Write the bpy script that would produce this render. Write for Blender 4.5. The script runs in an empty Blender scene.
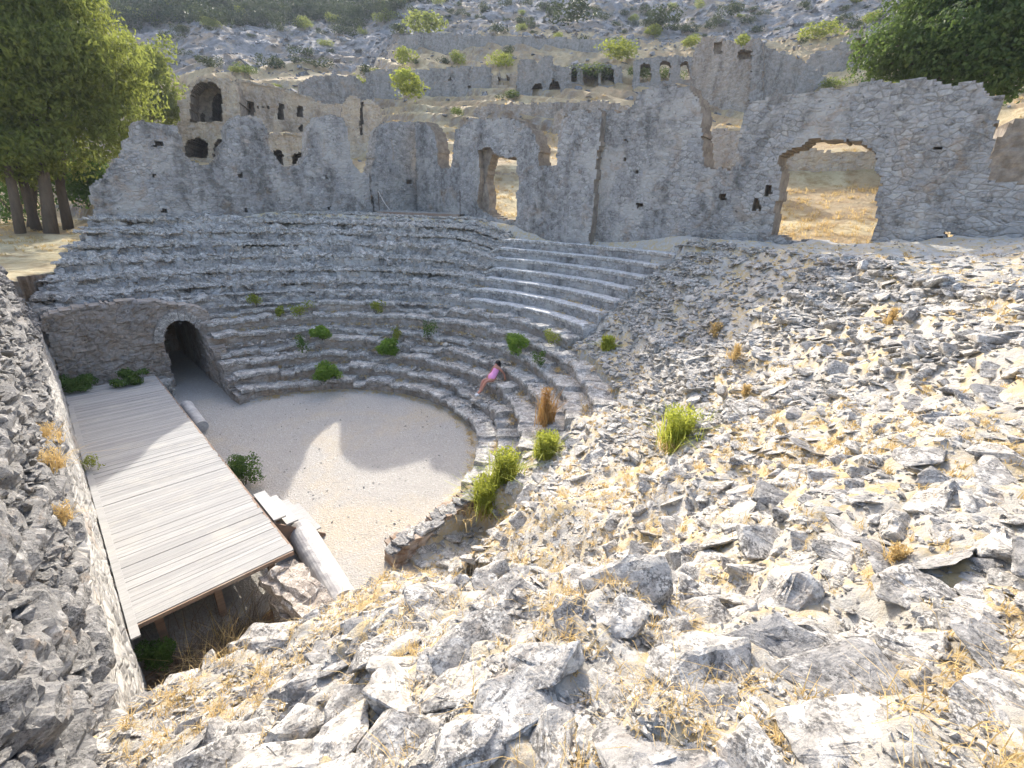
import bpy, bmesh, math, random
import numpy as np
R = math.radians
rng = np.random.default_rng(11)
random.seed(11)
scene = bpy.context.scene
COL = scene.collection

# ------------------------------------------------------------------ camera model (also used to turn measurements into places)
F, EYE = 450.0, 7.4
PITCH, ROLL, YAW = R(20.856), R(2.0), R(46.41)
_cp, _sp, _cy, _sy = math.cos(PITCH), math.sin(PITCH), math.cos(YAW), math.sin(YAW)
FWD = np.array([_sy*_cp, _cy*_cp, -_sp]); _r = np.array([_cy, -_sy, 0.0]); _u = np.cross(_r, FWD)
RGT = math.cos(ROLL)*_r + math.sin(ROLL)*_u
UPV = -math.sin(ROLL)*_r + math.cos(ROLL)*_u
EYEV = np.array([0, 0, EYE])
def ray(px, py):
    d = FWD*F + RGT*(px-512) - UPV*(py-384)
    return d/np.linalg.norm(d)
def on_z(px, py, z):
    d = ray(px, py); return EYEV + d*((z-EYE)/d[2])
def on_plane(px, py, P, N):
    d = ray(px, py); t = np.dot(np.asarray(P)-EYEV, N)/np.dot(d, N); return EYEV + d*t
def proj(P):
    q = np.asarray(P, float)-EYEV; z = q@FWD
    return 512+F*(q@RGT)/z, 384-F*(q@UPV)/z
def az_el(px, py):
    d = ray(px, py); return math.degrees(math.atan2(d[0], d[1])), d[2]/math.hypot(d[0], d[1])
def el_at(az, py):
    lo, hi = -900.0, 1900.0
    for _ in range(60):
        m = (lo+hi)/2
        if az_el(m, py)[0] < az: lo = m
        else: hi = m
    return az_el((lo+hi)/2, py)[1]

# ------------------------------------------------------------------ noise
_T = rng.random((64, 64, 64)).astype(np.float32)*2-1
def vnoise(x, y, z=0.0):
    x, y, z = np.broadcast_arrays(np.asarray(x, float), np.asarray(y, float), np.asarray(z, float))
    xi, yi, zi = np.floor(x).astype(int), np.floor(y).astype(int), np.floor(z).astype(int)
    fx, fy, fz = x-xi, y-yi, z-zi
    fx, fy, fz = fx*fx*(3-2*fx), fy*fy*(3-2*fy), fz*fz*(3-2*fz)
    g = lambda a, b, c: _T[(xi+a) & 63, (yi+b) & 63, (zi+c) & 63]
    a = g(0,0,0)*(1-fx)+g(1,0,0)*fx; b = g(0,1,0)*(1-fx)+g(1,1,0)*fx
    c = g(0,0,1)*(1-fx)+g(1,0,1)*fx; d = g(0,1,1)*(1-fx)+g(1,1,1)*fx
    return (a*(1-fy)+b*fy)*(1-fz)+(c*(1-fy)+d*fy)*fz
def fbm(x, y, z=0.0, o=4):
    s, a, t = 0.0, 0.5, 0.0
    for k in range(o):
        s = s + a*vnoise(np.asarray(x)*2**k+k*7.3, np.asarray(y)*2**k+k*3.1, np.asarray(z)*2**k); a *= .5
    return s
def worley(x, y, seed=0):
    """distance to nearest jittered point, and that cell's random value"""
    x = np.asarray(x, float); y = np.asarray(y, float)
    xi, yi = np.floor(x).astype(int), np.floor(y).astype(int)
    best = np.full(x.shape, 9.0); val = np.zeros(x.shape); sec = np.full(x.shape, 9.0)
    for a in (-1, 0, 1):
        for b in (-1, 0, 1):
            cx, cy = xi+a, yi+b
            jx = (_T[cx & 63, cy & 63, (seed) & 63]+1)/2; jy = (_T[cx & 63, cy & 63, (seed+9) & 63]+1)/2
            d = np.hypot(cx+jx-x, cy+jy-y); v = _T[cx & 63, cy & 63, (seed+17) & 63]
            sec = np.where(d < best, best, np.minimum(sec, d))
            val = np.where(d < best, v, val); best = np.minimum(best, d)
    return best, sec-best, val
def sstep(a, b, x):
    t = np.clip((np.asarray(x, float)-a)/(b-a), 0, 1); return t*t*(3-2*t)

# ------------------------------------------------------------------ mesh helpers
def mesh_from(name, verts, faces, mats, midx=None, smooth=False):
    me = bpy.data.meshes.new(name)
    verts = np.asarray(verts, np.float32)
    if isinstance(faces, np.ndarray):
        n, k = faces.shape
        me.vertices.add(len(verts)); me.vertices.foreach_set('co', verts.ravel())
        me.loops.add(n*k); me.loops.foreach_set('vertex_index', faces.astype(np.int32).ravel())
        me.polygons.add(n); me.polygons.foreach_set('loop_start', np.arange(0, n*k, k, dtype=np.int32))
        me.update(calc_edges=True)
    else:
        me.from_pydata([tuple(map(float, v)) for v in verts], [], [tuple(map(int, f)) for f in faces])
    for m in (mats if isinstance(mats, (list, tuple)) else [mats]): me.materials.append(m)
    if midx is not None: me.polygons.foreach_set('material_index', np.asarray(midx, np.int32))
    me.polygons.foreach_set('use_smooth', np.full(len(me.polygons), smooth))
    me.update(); me.validate(verbose=False)
    return me
def link(name, me, parent=None, label=None, cat=None, group=None, kind=None, loc=None):
    o = bpy.data.objects.new(name, me); COL.objects.link(o)
    if parent is not None: o.parent = parent
    if loc is not None: o.location = loc
    for k, v in (('label', label), ('category', cat), ('group', group), ('kind', kind)):
        if v: o[k] = v
    return o
def empty(name, loc, label, cat, group=None):
    return link(name, None, None, label, cat, group, None, loc)
class MB:
    def __init__(s): s.v = []; s.f = []; s.m = []
    def add(s, v, f, m=0):
        b = len(s.v); s.v += [tuple(map(float, p)) for p in v]; s.f += [tuple(b+i for i in q) for q in f]; s.m += [m]*len(f)
    def box(s, c, d, rz=0.0, m=0, jit=0.0, ry=0.0):
        c = np.asarray(c, float); h = np.asarray(d, float)/2
        P = np.array([[x, y, z] for z in (-1, 1) for y in (-1, 1) for x in (-1, 1)])*h
        if jit: P = P+rng.normal(0, jit, P.shape)
        if ry: P = P@np.array([[math.cos(ry), 0, -math.sin(ry)], [0, 1, 0], [math.sin(ry), 0, math.cos(ry)]])
        ca, sa = math.cos(rz), math.sin(rz)
        P = P@np.array([[ca, sa, 0], [-sa, ca, 0], [0, 0, 1]])+c
        s.add(P, [(0,2,3,1), (4,5,7,6), (0,1,5,4), (2,6,7,3), (0,4,6,2), (1,3,7,5)], m)
    def tube(s, pts, rad, n=8, m=0, cap=True):
        pts = np.asarray(pts, float); rad = np.broadcast_to(rad, len(pts)); V = []
        for i, p in enumerate(pts):
            t = pts[min(i+1, len(pts)-1)]-pts[max(i-1, 0)]; t = t/np.linalg.norm(t)
            a = np.cross(t, [0, 0, 1] if abs(t[2]) < .9 else [1, 0, 0]); a /= np.linalg.norm(a); b = np.cross(t, a)
            for k in range(n):
                q = 2*math.pi*k/n; V.append(p+rad[i]*(math.cos(q)*a+math.sin(q)*b))
        Fc = [(i*n+k, i*n+(k+1) % n, (i+1)*n+(k+1) % n, (i+1)*n+k) for i in range(len(pts)-1) for k in range(n)]
        if cap: Fc += [tuple(range(n))[::-1], tuple((len(pts)-1)*n+k for k in range(n))]
        s.add(V, Fc, m)
    def build(s, name, mats, parent=None, smooth=False, **kw):
        return link(name, mesh_from(name, s.v, s.f, mats, s.m, smooth), parent, **kw)
def grid_faces(n, m):
    i, j = np.meshgrid(np.arange(n-1), np.arange(m-1), indexing='ij'); a = i*m+j
    return np.stack([a, a+m, a+m+1, a+1], -1).reshape(-1, 4)
def inpoly(x, y, poly):
    x = np.asarray(x); y = np.asarray(y); c = np.zeros(x.shape, bool); P = list(poly)
    for (x0, y0), (x1, y1) in zip(P, P[1:]+P[:1]):
        if y0 == y1: continue
        c ^= ((y0 > y) != (y1 > y)) & (x < (x1-x0)*(y-y0)/(y1-y0)+x0)
    return c

# ------------------------------------------------------------------ materials
class NT:
    def __init__(s, name):
        s.mat = bpy.data.materials.new(name); s.mat.use_nodes = True; s.t = s.mat.node_tree; s.t.nodes.clear()
        s.out = s.n('ShaderNodeOutputMaterial'); s.b = s.n('ShaderNodeBsdfPrincipled')
        s.t.links.new(s.b.outputs[0], s.out.inputs[0]); s.b.inputs['Roughness'].default_value = .85
        s.b.inputs['Specular IOR Level'].default_value = .25
        s.pos = s.n('ShaderNodeNewGeometry').outputs['Position']
    def n(s, t, **kw):
        o = s.t.nodes.new(t)
        for k, v in kw.items(): setattr(o, k, v)
        return o
    def l(s, a, b): s.t.links.new(a, b)
    def sc(s, vec, sc):
        m = s.n('ShaderNodeMapping'); s.l(vec, m.inputs['Vector']); m.inputs['Scale'].default_value = sc; return m.outputs[0]
    def noise(s, vec, scale, detail=4, rough=.55, dist=0):
        o = s.n('ShaderNodeTexNoise'); s.l(vec, o.inputs['Vector']); o.inputs['Scale'].default_value = scale
        o.inputs['Detail'].default_value = detail; o.inputs['Roughness'].default_value = rough; o.inputs['Distortion'].default_value = dist
        return o.outputs['Fac']
    def vor(s, vec, scale, feat='F1', out='Distance', rnd=1.0):
        o = s.n('ShaderNodeTexVoronoi', feature=feat); s.l(vec, o.inputs['Vector']); o.inputs['Scale'].default_value = scale
        o.inputs['Randomness'].default_value = rnd; return o.outputs[out]
    def ramp(s, fac, stops, interp='LINEAR'):
        o = s.n('ShaderNodeValToRGB'); s.l(fac, o.inputs[0]); cr = o.color_ramp; cr.interpolation = interp
        while len(cr.elements) < len(stops): cr.elements.new(.5)
        for e, (p, c) in zip(cr.elements, stops):
            e.position = p; e.color = (*c, 1) if isinstance(c, tuple) else (c, c, c, 1)
        return o.outputs[0]
    def mix(s, f, a, b, mode='MIX'):
        o = s.n('ShaderNodeMix', data_type='RGBA', blend_type=mode)
        for v, k in ((f, 0), (a, 6), (b, 7)):
            if isinstance(v, (int, float)): o.inputs[k].default_value = v
            elif isinstance(v, tuple): o.inputs[k].default_value = (*v, 1)
            else: s.l(v, o.inputs[k])
        return o.outputs[2]
    def math(s, op, a, b=None):
        o = s.n('ShaderNodeMath', operation=op)
        for v, k in ((a, 0), (b, 1)):
            if v is None: continue
            if isinstance(v, (int, float)): o.inputs[k].default_value = v
            else: s.l(v, o.inputs[k])
        return o.outputs[0]
    def rnd(s):
        g = s.n('ShaderNodeNewGeometry').outputs['Random Per Island']; o = s.n('ShaderNodeObjectInfo').outputs['Random']
        return s.math('FRACT', s.math('ADD', g, o))
    def bump(s, h, strength=.5, dist=.02, prev=None):
        o = s.n('ShaderNodeBump'); s.l(h, o.inputs['Height']); o.inputs['Strength'].default_value = strength; o.inputs['Distance'].default_value = dist
        if prev is not None: s.l(prev, o.inputs['Normal'])
        return o.outputs[0]
    def done(s, col, nrm=None, rough=None):
        if isinstance(col, tuple): s.b.inputs['Base Color'].default_value = (*col, 1)
        else: s.l(col, s.b.inputs['Base Color'])
        if nrm is not None: s.l(nrm, s.b.inputs['Normal'])
        if rough is not None: s.b.inputs['Roughness'].default_value = rough
        return s.mat
M = {}
def stone_mat(name, dark, pale, scale=1.0, brown=.25, pits=True, lichen=.5):
    t = NT(name); p = t.pos; r = t.rnd()
    base = t.mix(t.ramp(t.noise(p, 3*scale, 6, .6), [(.3, 0.0), (.7, 1.0)]), dark, pale)
    base = t.mix(t.math('MULTIPLY', r, .75), base, tuple(.55*d+.45*q for d, q in zip(dark, pale)))
    pale2 = tuple(min(.70, q*1.3) for q in pale)
    base = t.mix(t.ramp(t.noise(p, 9*scale, 5, .65, .6), [(.62-.22*lichen, 0.0), (.70-.18*lichen, 1.0)]), base, pale2)
    if brown: base = t.mix(t.ramp(t.noise(p, 2.2*scale, 5, .7, .8), [(.58, 0.0), (.72, brown)]), base, (.30, .20, .11))
    base = t.mix(t.ramp(t.noise(p, 30*scale, 4, .75), [(.34, 0.8), (.44, 0.0)]), base, tuple(.34*d for d in dark))
    base = t.mix(t.math('MULTIPLY', t.ramp(t.noise(p, 5*scale, 5, .7, .5), [(.46, 0.0), (.58, 1.0)]), t.ramp(t.noise(p, 42*scale, 3, .7), [(.45, 0.0), (.55, .8)])), base, tuple(.32*d for d in dark))
    h = t.noise(t.sc(p, (1, 1, 2.2)), 11*scale, 8, .68, .3)
    nr = t.bump(h, .75, .05/scale)
    if pits: nr = t.bump(t.ramp(t.vor(p, 26*scale), [(.05, 0.0), (.35, 1.0)]), .35, .012/scale, nr)
    return t.done(base, nr, .88)
M['rock'] = stone_mat('limestone_rubble', (.225, .212, .195), (.45, .427, .385), 1.2, .5, True, .65)
M['rockfar'] = stone_mat('limestone_rubble_small', (.25, .235, .215), (.45, .425, .38), 1.1, .45, False, .55)
M['slab'] = stone_mat('grey_slate_slab', (.195, .19, .183), (.34, .328, .308), .9, .4, False, .4)
M['seat'] = stone_mat('worn_seat_stone', (.27, .255, .235), (.50, .475, .43), .8, .75, False, .5)
def masonry_mat(name, c1, c2, mortar, sx=4.2, sz=8.0, brown=.3, patch=(.42, .42, .42), pf=.5):
    t = NT(name); p = t.pos
    q = t.n('ShaderNodeVectorMath', operation='ADD'); t.l(p, q.inputs[0])
    nz = t.n('ShaderNodeTexNoise'); t.l(p, nz.inputs['Vector']); nz.inputs['Scale'].default_value = 1.6; nz.inputs['Detail'].default_value = 3
    s2 = t.n('ShaderNodeVectorMath', operation='SCALE'); t.l(nz.outputs['Color'], s2.inputs[0]); s2.inputs['Scale'].default_value = .16; t.l(s2.outputs[0], q.inputs[1])
    v = t.sc(q.outputs[0], (sx, sx, sz))
    cell = t.n('ShaderNodeTexVoronoi', feature='F1'); t.l(v, cell.inputs['Vector']); cell.inputs['Scale'].default_value = 1
    edge = t.n('ShaderNodeTexVoronoi', feature='DISTANCE_TO_EDGE'); t.l(v, edge.inputs['Vector']); edge.inputs['Scale'].default_value = 1
    g = t.n('ShaderNodeSeparateColor'); t.l(cell.outputs['Color'], g.inputs[0])
    col = t.mix(g.outputs[0], c1, c2)
    col = t.mix(t.ramp(t.noise(p, 14, 4, .7), [(.4, 0.0), (.7, .5)]), col, tuple(min(.6, x*1.5) for x in c2))
    col = t.mix(t.ramp(t.noise(t.sc(p, (.9, .9, .22)), 1.0, 5, .65, .4), [(.44, 0.0), (.62, .75)]), col, tuple(x*.5 for x in c1))
    m = t.ramp(edge.outputs['Distance'], [(.02, .6), (.10, 0.0)])
    col = t.mix(m, col, mortar)
    col = t.mix(t.ramp(t.noise(p, 3.2, 6, .7, .6), [(.46, 0.0), (.60, .75)]), col, tuple(.25*(x+y)+.20 for x, y in zip(c1, c2)))
    pm = t.ramp(t.noise(p, .55, 5, .65, .5), [(.50, 0.0), (.62, 1.0)])
    col = t.mix(t.math('MULTIPLY', pm, pf), col, patch)
    if brown: col = t.mix(t.ramp(t.noise(p, .8, 5, .7, 1.0), [(.56, 0.0), (.70, brown)]), col, (.30, .21, .13))
    col = t.mix(t.ramp(t.noise(p, 5.5, 3, .6), [(.28, .7), (.36, 0.0)]), col, (.05, .05, .05))
    hh = t.math('ADD', t.math('MULTIPLY', t.ramp(edge.outputs['Distance'], [(.0, 0.0), (.16, 1.0)]), .8), t.math('MULTIPLY', t.noise(p, 12, 5, .7), .8))
    hh = t.math('ADD', hh, t.math('MULTIPLY', g.outputs[1], .5))
    return t.done(col, t.bump(hh, .75, .035), .9)
M['wall'] = masonry_mat('grey_rubble_masonry', (.13, .127, .122), (.40, .39, .37), (.17, .16, .14), 3.6, 6.6, .5, (.45, .43, .395), .7)
M['wallbrown'] = masonry_mat('brown_rubble_masonry', (.22, .19, .16), (.40, .36, .31), (.26, .21, .16), 3.6, 6.0, .7, (.36, .30, .24), .4)
M['ruin'] = masonry_mat('tan_ruin_masonry', (.32, .255, .185), (.49, .41, .31), (.33, .265, .19), 2.4, 4.4, .5, (.50, .41, .29), .6)
M['ruingrey'] = masonry_mat('grey_ruin_masonry', (.165, .16, .15), (.30, .285, .265), (.19, .175, .155), 2.2, 4.2, .5, (.30, .285, .26), .6)
def core_mat():
    t = NT('broken_wall_core'); p = t.pos
    c = t.mix(t.ramp(t.noise(p, 3, 5, .65), [(.35, 0.0), (.65, 1.0)]), (.17, .145, .12), (.31, .27, .22))
    return t.done(c, t.bump(t.noise(p, 9, 6, .7), .8, .06), .95)
M['core'] = core_mat()
def ground_mat(name, kind):
    t = NT(name); p = t.pos
    if kind == 'gravel':
        c = t.mix(t.noise(p, .7, 4, .6), (.31, .292, .265), (.385, .36, .32))
        c = t.mix(t.ramp(t.noise(p, .35, 4, .6, .5), [(.50, 0.0), (.64, .6)]), c, (.42, .35, .25))
        g = t.n('ShaderNodeTexVoronoi', feature='F1'); t.l(p, g.inputs['Vector']); g.inputs['Scale'].default_value = 26
        s = t.n('ShaderNodeSeparateColor'); t.l(g.outputs['Color'], s.inputs[0])
        c = t.mix(t.ramp(s.outputs[0], [(.0, .5), (.3, 0.0)]), c, (.25, .24, .22))
        c = t.mix(t.ramp(s.outputs[1], [(.75, 0.0), (.95, .4)]), c, (.50, .48, .45))
        return t.done(c, t.bump(g.outputs['Distance'], .8, .02), .95)
    if kind == 'rubble':
        c = t.mix(t.ramp(t.noise(p, 2.0, 6, .7, .4), [(.45, 0.0), (.60, 1.0)]), (.44, .415, .37), (.49, .38, .205))
        c = t.mix(t.ramp(t.noise(p, .8, 4, .6), [(.53, 0.0), (.66, .7)]), c, (.52, .415, .235))
        c = t.mix(t.ramp(t.noise(p, 6, 5, .7), [(.30, .8), (.42, 0.0)]), c, (.30, .30, .305))
        c = t.mix(t.ramp(t.noise(p, 9, 5, .7), [(.60, 0.0), (.70, .7)]), c, (.34, .25, .15))
        c = t.mix(t.ramp(t.vor(p, 14, 'F1', 'Color'), [(.55, 0.0), (.8, .9)]), c, (.47, .46, .43))
        return t.done(c, t.bump(t.noise(p, 24, 7, .75), .9, .05), .95)
    if kind == 'earth':
        c = t.mix(t.noise(p, 3, 6, .7), (.22, .12, .06), (.36, .23, .13))
        c = t.mix(t.ramp(t.noise(p, 8, 4, .7), [(.55, 0.0), (.7, .6)]), c, (.40, .32, .20))
        return t.done(c, t.bump(t.noise(p, 16, 6, .75), .9, .06), .95)
M['gravel'] = ground_mat('orchestra_gravel', 'gravel'); M['rubble'] = ground_mat('rubble_ground', 'rubble'); M['earth'] = ground_mat('reddish_earth', 'earth')
def terrain_mat():
    t = NT('hillside'); p = t.pos
    geo = t.n('ShaderNodeNewGeometry'); sx = t.n('ShaderNodeSeparateXYZ'); t.l(geo.outputs['Normal'], sx.inputs[0])
    at = t.n('ShaderNodeAttribute', attribute_name='rocky')
    straw = t.mix(t.ramp(t.noise(p, .25, 6, .65, .4), [(.35, 0.0), (.65, 1.0)]), (.66, .55, .32), (.76, .67, .44))
    straw = t.mix(t.ramp(t.noise(p, 1.3, 5, .7), [(.46, 0.0), (.64, .8)]), straw, (.42, .28, .13))
    straw = t.mix(t.ramp(t.noise(p, .12, 5, .6), [(.48, 0.0), (.60, .6)]), straw, (.34, .22, .12))
    ff = t.n('ShaderNodeMapRange'); t.l(at.outputs['Fac'], ff.inputs[0]); ff.inputs[1].default_value = -.27; ff.inputs[2].default_value = -.05; ff.inputs[4].default_value = .62
    straw = t.mix(ff.outputs[0], straw, (.40, .295, .17))
    rock = t.mix(t.ramp(t.noise(p, .5, 8, .7), [(.36, 0.0), (.62, 1.0)]), (.13, .13, .13), (.32, .315, .31))
    rock = t.mix(t.ramp(t.noise(p, .16, 7, .65, .6), [(.48, 0.0), (.60, .75)]), rock, (.26, .195, .125))
    rock = t.mix(t.ramp(t.noise(p, .9, 4, .7), [(.60, 0.0), (.68, .8)]), rock, (.09, .10, .045))
    m = t.math('ADD', at.outputs['Fac'], t.math('MULTIPLY', t.math('SUBTRACT', t.noise(p, .22, 7, .7), .5), 1.6))
    steep = t.ramp(sx.outputs[2], [(.45, 1.0), (.68, 0.0)])
    col = t.mix(t.ramp(m, [(.42, 0.0), (.58, 1.0)]), straw, rock)
    bank = t.mix(t.ramp(t.noise(p, 1.2, 6, .7), [(.40, 0.0), (.62, 1.0)]), (.27, .19, .12), (.40, .37, .33))
    col = t.mix(steep, col, bank)
    nr = t.bump(t.noise(p, .9, 9, .72), 1.0, .7); nr = t.bump(t.noise(p, 5, 5, .7), .7, .15, nr)
    return t.done(col, nr, .95)
M['terrain'] = terrain_mat()
def leaf_mat(name, a, b, trans=.35, rough=.6):
    t = NT(name); r = t.rnd(); p = t.pos
    c = t.mix(r, a, b); c = t.mix(t.ramp(t.noise(p, .8, 3), [(.4, 0.0), (.65, .6)]), c, tuple(.5*(x+y)*1.25 for x, y in zip(a, b)))
    t.done(c, None, rough)
    tr = t.n('ShaderNodeBsdfTranslucent'); t.l(t.mix(.5, c, tuple(min(1, x*1.7) for x in b)), tr.inputs[0])
    mx = t.n('ShaderNodeMixShader'); mx.inputs[0].default_value = trans; t.l(t.b.outputs[0], mx.inputs[1]); t.l(tr.outputs[0], mx.inputs[2]); t.l(mx.outputs[0], t.out.inputs[0])
    return t.mat
M['leaf_tree'] = leaf_mat('pepper_tree_leaves', (.06, .085, .018), (.20, .225, .05), .52)
M['leaf_carob'] = leaf_mat('broad_tree_leaves', (.035, .066, .016), (.10, .145, .038), .4)
M['leaf_scrub'] = leaf_mat('scrub_leaves', (.022, .036, .012), (.06, .075, .022), .2)
M['leaf_lime'] = leaf_mat('bright_shrub_leaves', (.11, .15, .02), (.25, .27, .045), .4)
M['leaf_green'] = leaf_mat('green_weed_leaves', (.085, .17, .022), (.21, .31, .05), .45)
M['leaf_hill'] = leaf_mat('hillside_green_leaves', (.055, .085, .02), (.12, .15, .035), .35)
M['leaf_yellow'] = leaf_mat('yellow_green_stems', (.20, .25, .03), (.38, .39, .07), .4)
M['leaf_dark'] = leaf_mat('dark_weed_leaves', (.04, .085, .018), (.10, .165, .032), .35)
M['leaf_dry'] = leaf_mat('dry_brown_stalks', (.26, .13, .05), (.42, .27, .10), .2)
M['straw'] = leaf_mat('dry_straw', (.36, .24, .09), (.58, .44, .21), .3)
def bark():
    t = NT('bark'); p = t.pos
    c = t.mix(t.noise(t.sc(p, (4, 4, .8)), 2, 6, .7), (.075, .058, .044), (.18, .145, .11))
    return t.done(c, t.bump(t.noise(t.sc(p, (5, 5, .8)), 2, 6, .7), .9, .08), .95)
M['bark'] = bark()
def wood(name, a, b):
    t = NT(name); p = t.pos; r = t.rnd()
    c = t.mix(t.math('MULTIPLY', r, .9), a, b)
    c = t.mix(t.ramp(t.noise(t.sc(p, (1.2, 26, 26)), 1, 5, .7, .4), [(.42, 0.0), (.70, .55)]), c, tuple(.6*x for x in a))
    c = t.mix(t.ramp(t.noise(p, 1.1, 4, .7), [(.52, 0.0), (.7, .35)]), c, (.45, .42, .36))
    return t.done(c, t.bump(t.noise(t.sc(p, (1.2, 40, 40)), 1, 4, .6), .4, .008), .8)
M['deck'] = wood('weathered_boards', (.295, .293, .285), (.37, .366, .353)); M['beam'] = wood('reddish_timber', (.22, .15, .11), (.30, .22, .165))
M['whitewood'] = wood('white_boards', (.37, .36, .345), (.45, .44, .42))
def marble():
    t = NT('weathered_marble'); p = t.pos
    c = t.mix(t.ramp(t.noise(p, 3.5, 6, .7, .8), [(.42, 0.0), (.60, 1.0)]), (.36, .345, .335), (.50, .485, .455))
    c = t.mix(t.ramp(t.noise(t.sc(p, (6, 1.5, 6)), 1.5, 6, .7, .8), [(.56, 0.0), (.66, .7)]), c, (.33, .32, .33))
    return t.done(c, t.bump(t.noise(p, 14, 6, .7), .4, .02), .7)
M['marble'] = marble()
def plain(name, c, rough=.7):
    t = NT(name); cc = t.mix(t.noise(t.pos, 6, 4, .6), tuple(x*.8 for x in c), tuple(min(1, x*1.15) for x in c)); return t.done(cc, None, rough)
M['brushbrown'] = leaf_mat('dead_twigs', (.10, .07, .05), (.24, .18, .12), .1)
M['seatbrown'] = stone_mat('brown_stone', (.26, .21, .17), (.48, .44, .39), 1.0, .8)
M['skin'] = plain('skin', (.50, .24, .17), .55); M['hair'] = plain('black_hair', (.012, .010, .010), .4); M['dress'] = plain('pink_cloth', (.80, .33, .58), .8)
M['shoe'] = plain('white_canvas', (.75, .73, .70), .8); M['iron'] = plain('rusty_iron', (.10, .07, .05), .7); M['rope'] = plain('pale_rope', (.5, .47, .42), .9)
M['wallrock'] = stone_mat('wall_core_limestone', (.14, .138, .135), (.29, .283, .27), 1.1, .45, True, .35)
M['redearth'] = masonry_mat('red_brown_masonry', (.26, .17, .11), (.42, .34, .27), (.24, .145, .085), 2.2, 3.2, .6, (.33, .21, .13), .6)
M['tread'] = stone_mat('pale_tread', (.46, .455, .44), (.60, .59, .57), .8, .2, False, .5)  # paler than the seat stone, only on treads of the clean upper rows
# ------------------------------------------------------------------ theatre: dimensions in metres, orchestra floor at z = 0
CX, CY, R0, DR, RISE, NROW = 4.4, 13.3, 5.65, 0.655, 0.435, 14
def reff(x, y):
    return np.where(x < CX, np.abs(y-CY), np.hypot(x-CX, y-CY))
def theta(x, y): return np.degrees(np.arctan2(y-CY, x-CX))
def row_tmin(i): return -66.0 if i <= 1 else (-58.0 if i == 2 else (-54.0 if i <= 5 else -21.0))
def near_zone(x, y, m=0.0):
    """the collapsed part of the seating, on the camera's side"""
    r = reff(x, y); th = theta(x, y); i = np.clip(np.floor((r-R0)/DR), 0, NROW-1)
    tm = np.where(i <= 1, -66.0, np.where(i == 2, -58.0, np.where(i <= 5, -54.0, -21.0)))+m
    z = (x >= 4.25) & (r > R0) & (th < tm)
    z |= (x < 4.25) & (y < 3.9)
    return z
def ground_h(x, y, fine=True):
    x = np.asarray(x, float); y = np.asarray(y, float)
    r = reff(x, y); th = theta(x, y)
    s = (r-R0)/DR + .35*fbm(x*.9, y*.9, 4.0, 3)
    i = np.floor(s); fr = s-i
    zst = RISE*(i+1)-RISE*.9*(1-sstep(0, .22, fr))*1.0
    zsl = RISE*(s+.55)
    w = np.where(th < -70, .3, np.where(th < -20, .52, .15))
    w = np.where((th > -60) & (th < -20) & (r < 10.3), .62, w)
    z = zsl*(1-w)+zst*w
    z = np.minimum(z, 6.45+.12*(r-14.8))
    z = np.where(r < R0, 0.0, z)
    # the bank flattens to a level platform under the back wall
    z = np.where(x > 17.6, np.maximum(z, 6.35+.3*sstep(17.6, 18.6, x)), z)
    z = z+.70*(1-sstep(1.6, 3.4, x))*(1-sstep(3.0, 7.0, -y))*(y < 6)*sstep(-1.5, 1.5, y)
    wk = sstep(9.35, 9.6, r+.15*fbm(x, y, 6.0, 2))*(1-sstep(10.6, 11.0, r))*(th < -18)*(x > 3); z = z*(1-.75*wk)+.75*wk*(RISE*6.35+.25*(r-9.6))
    # broken corner of the near wing and the bare recess beside its end
    lower = sstep(1.9, 3.1, x)*(1-sstep(4.3, 5.6, x))*(1-sstep(2.6, 4.6, np.abs(y-4.6)))
    z = z-.5*lower
    wob = .22*fbm(x*1.3, y*1.3, 9.0, 3)
    tr = sstep(3.95, 4.15, x+wob)*(1-sstep(6.1, 6.5, x+wob))*sstep(5.0, 5.9, y+wob)*(1-sstep(6.95, 7.08, y+.3*wob))
    z = z*(1-tr)+.1*tr
    if fine:
        z = z+.26*fbm(x*.8, y*.8, 1.0, 3)+.10*fbm(x*3.2, y*3.2, 2.0, 3)
    return z

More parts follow.
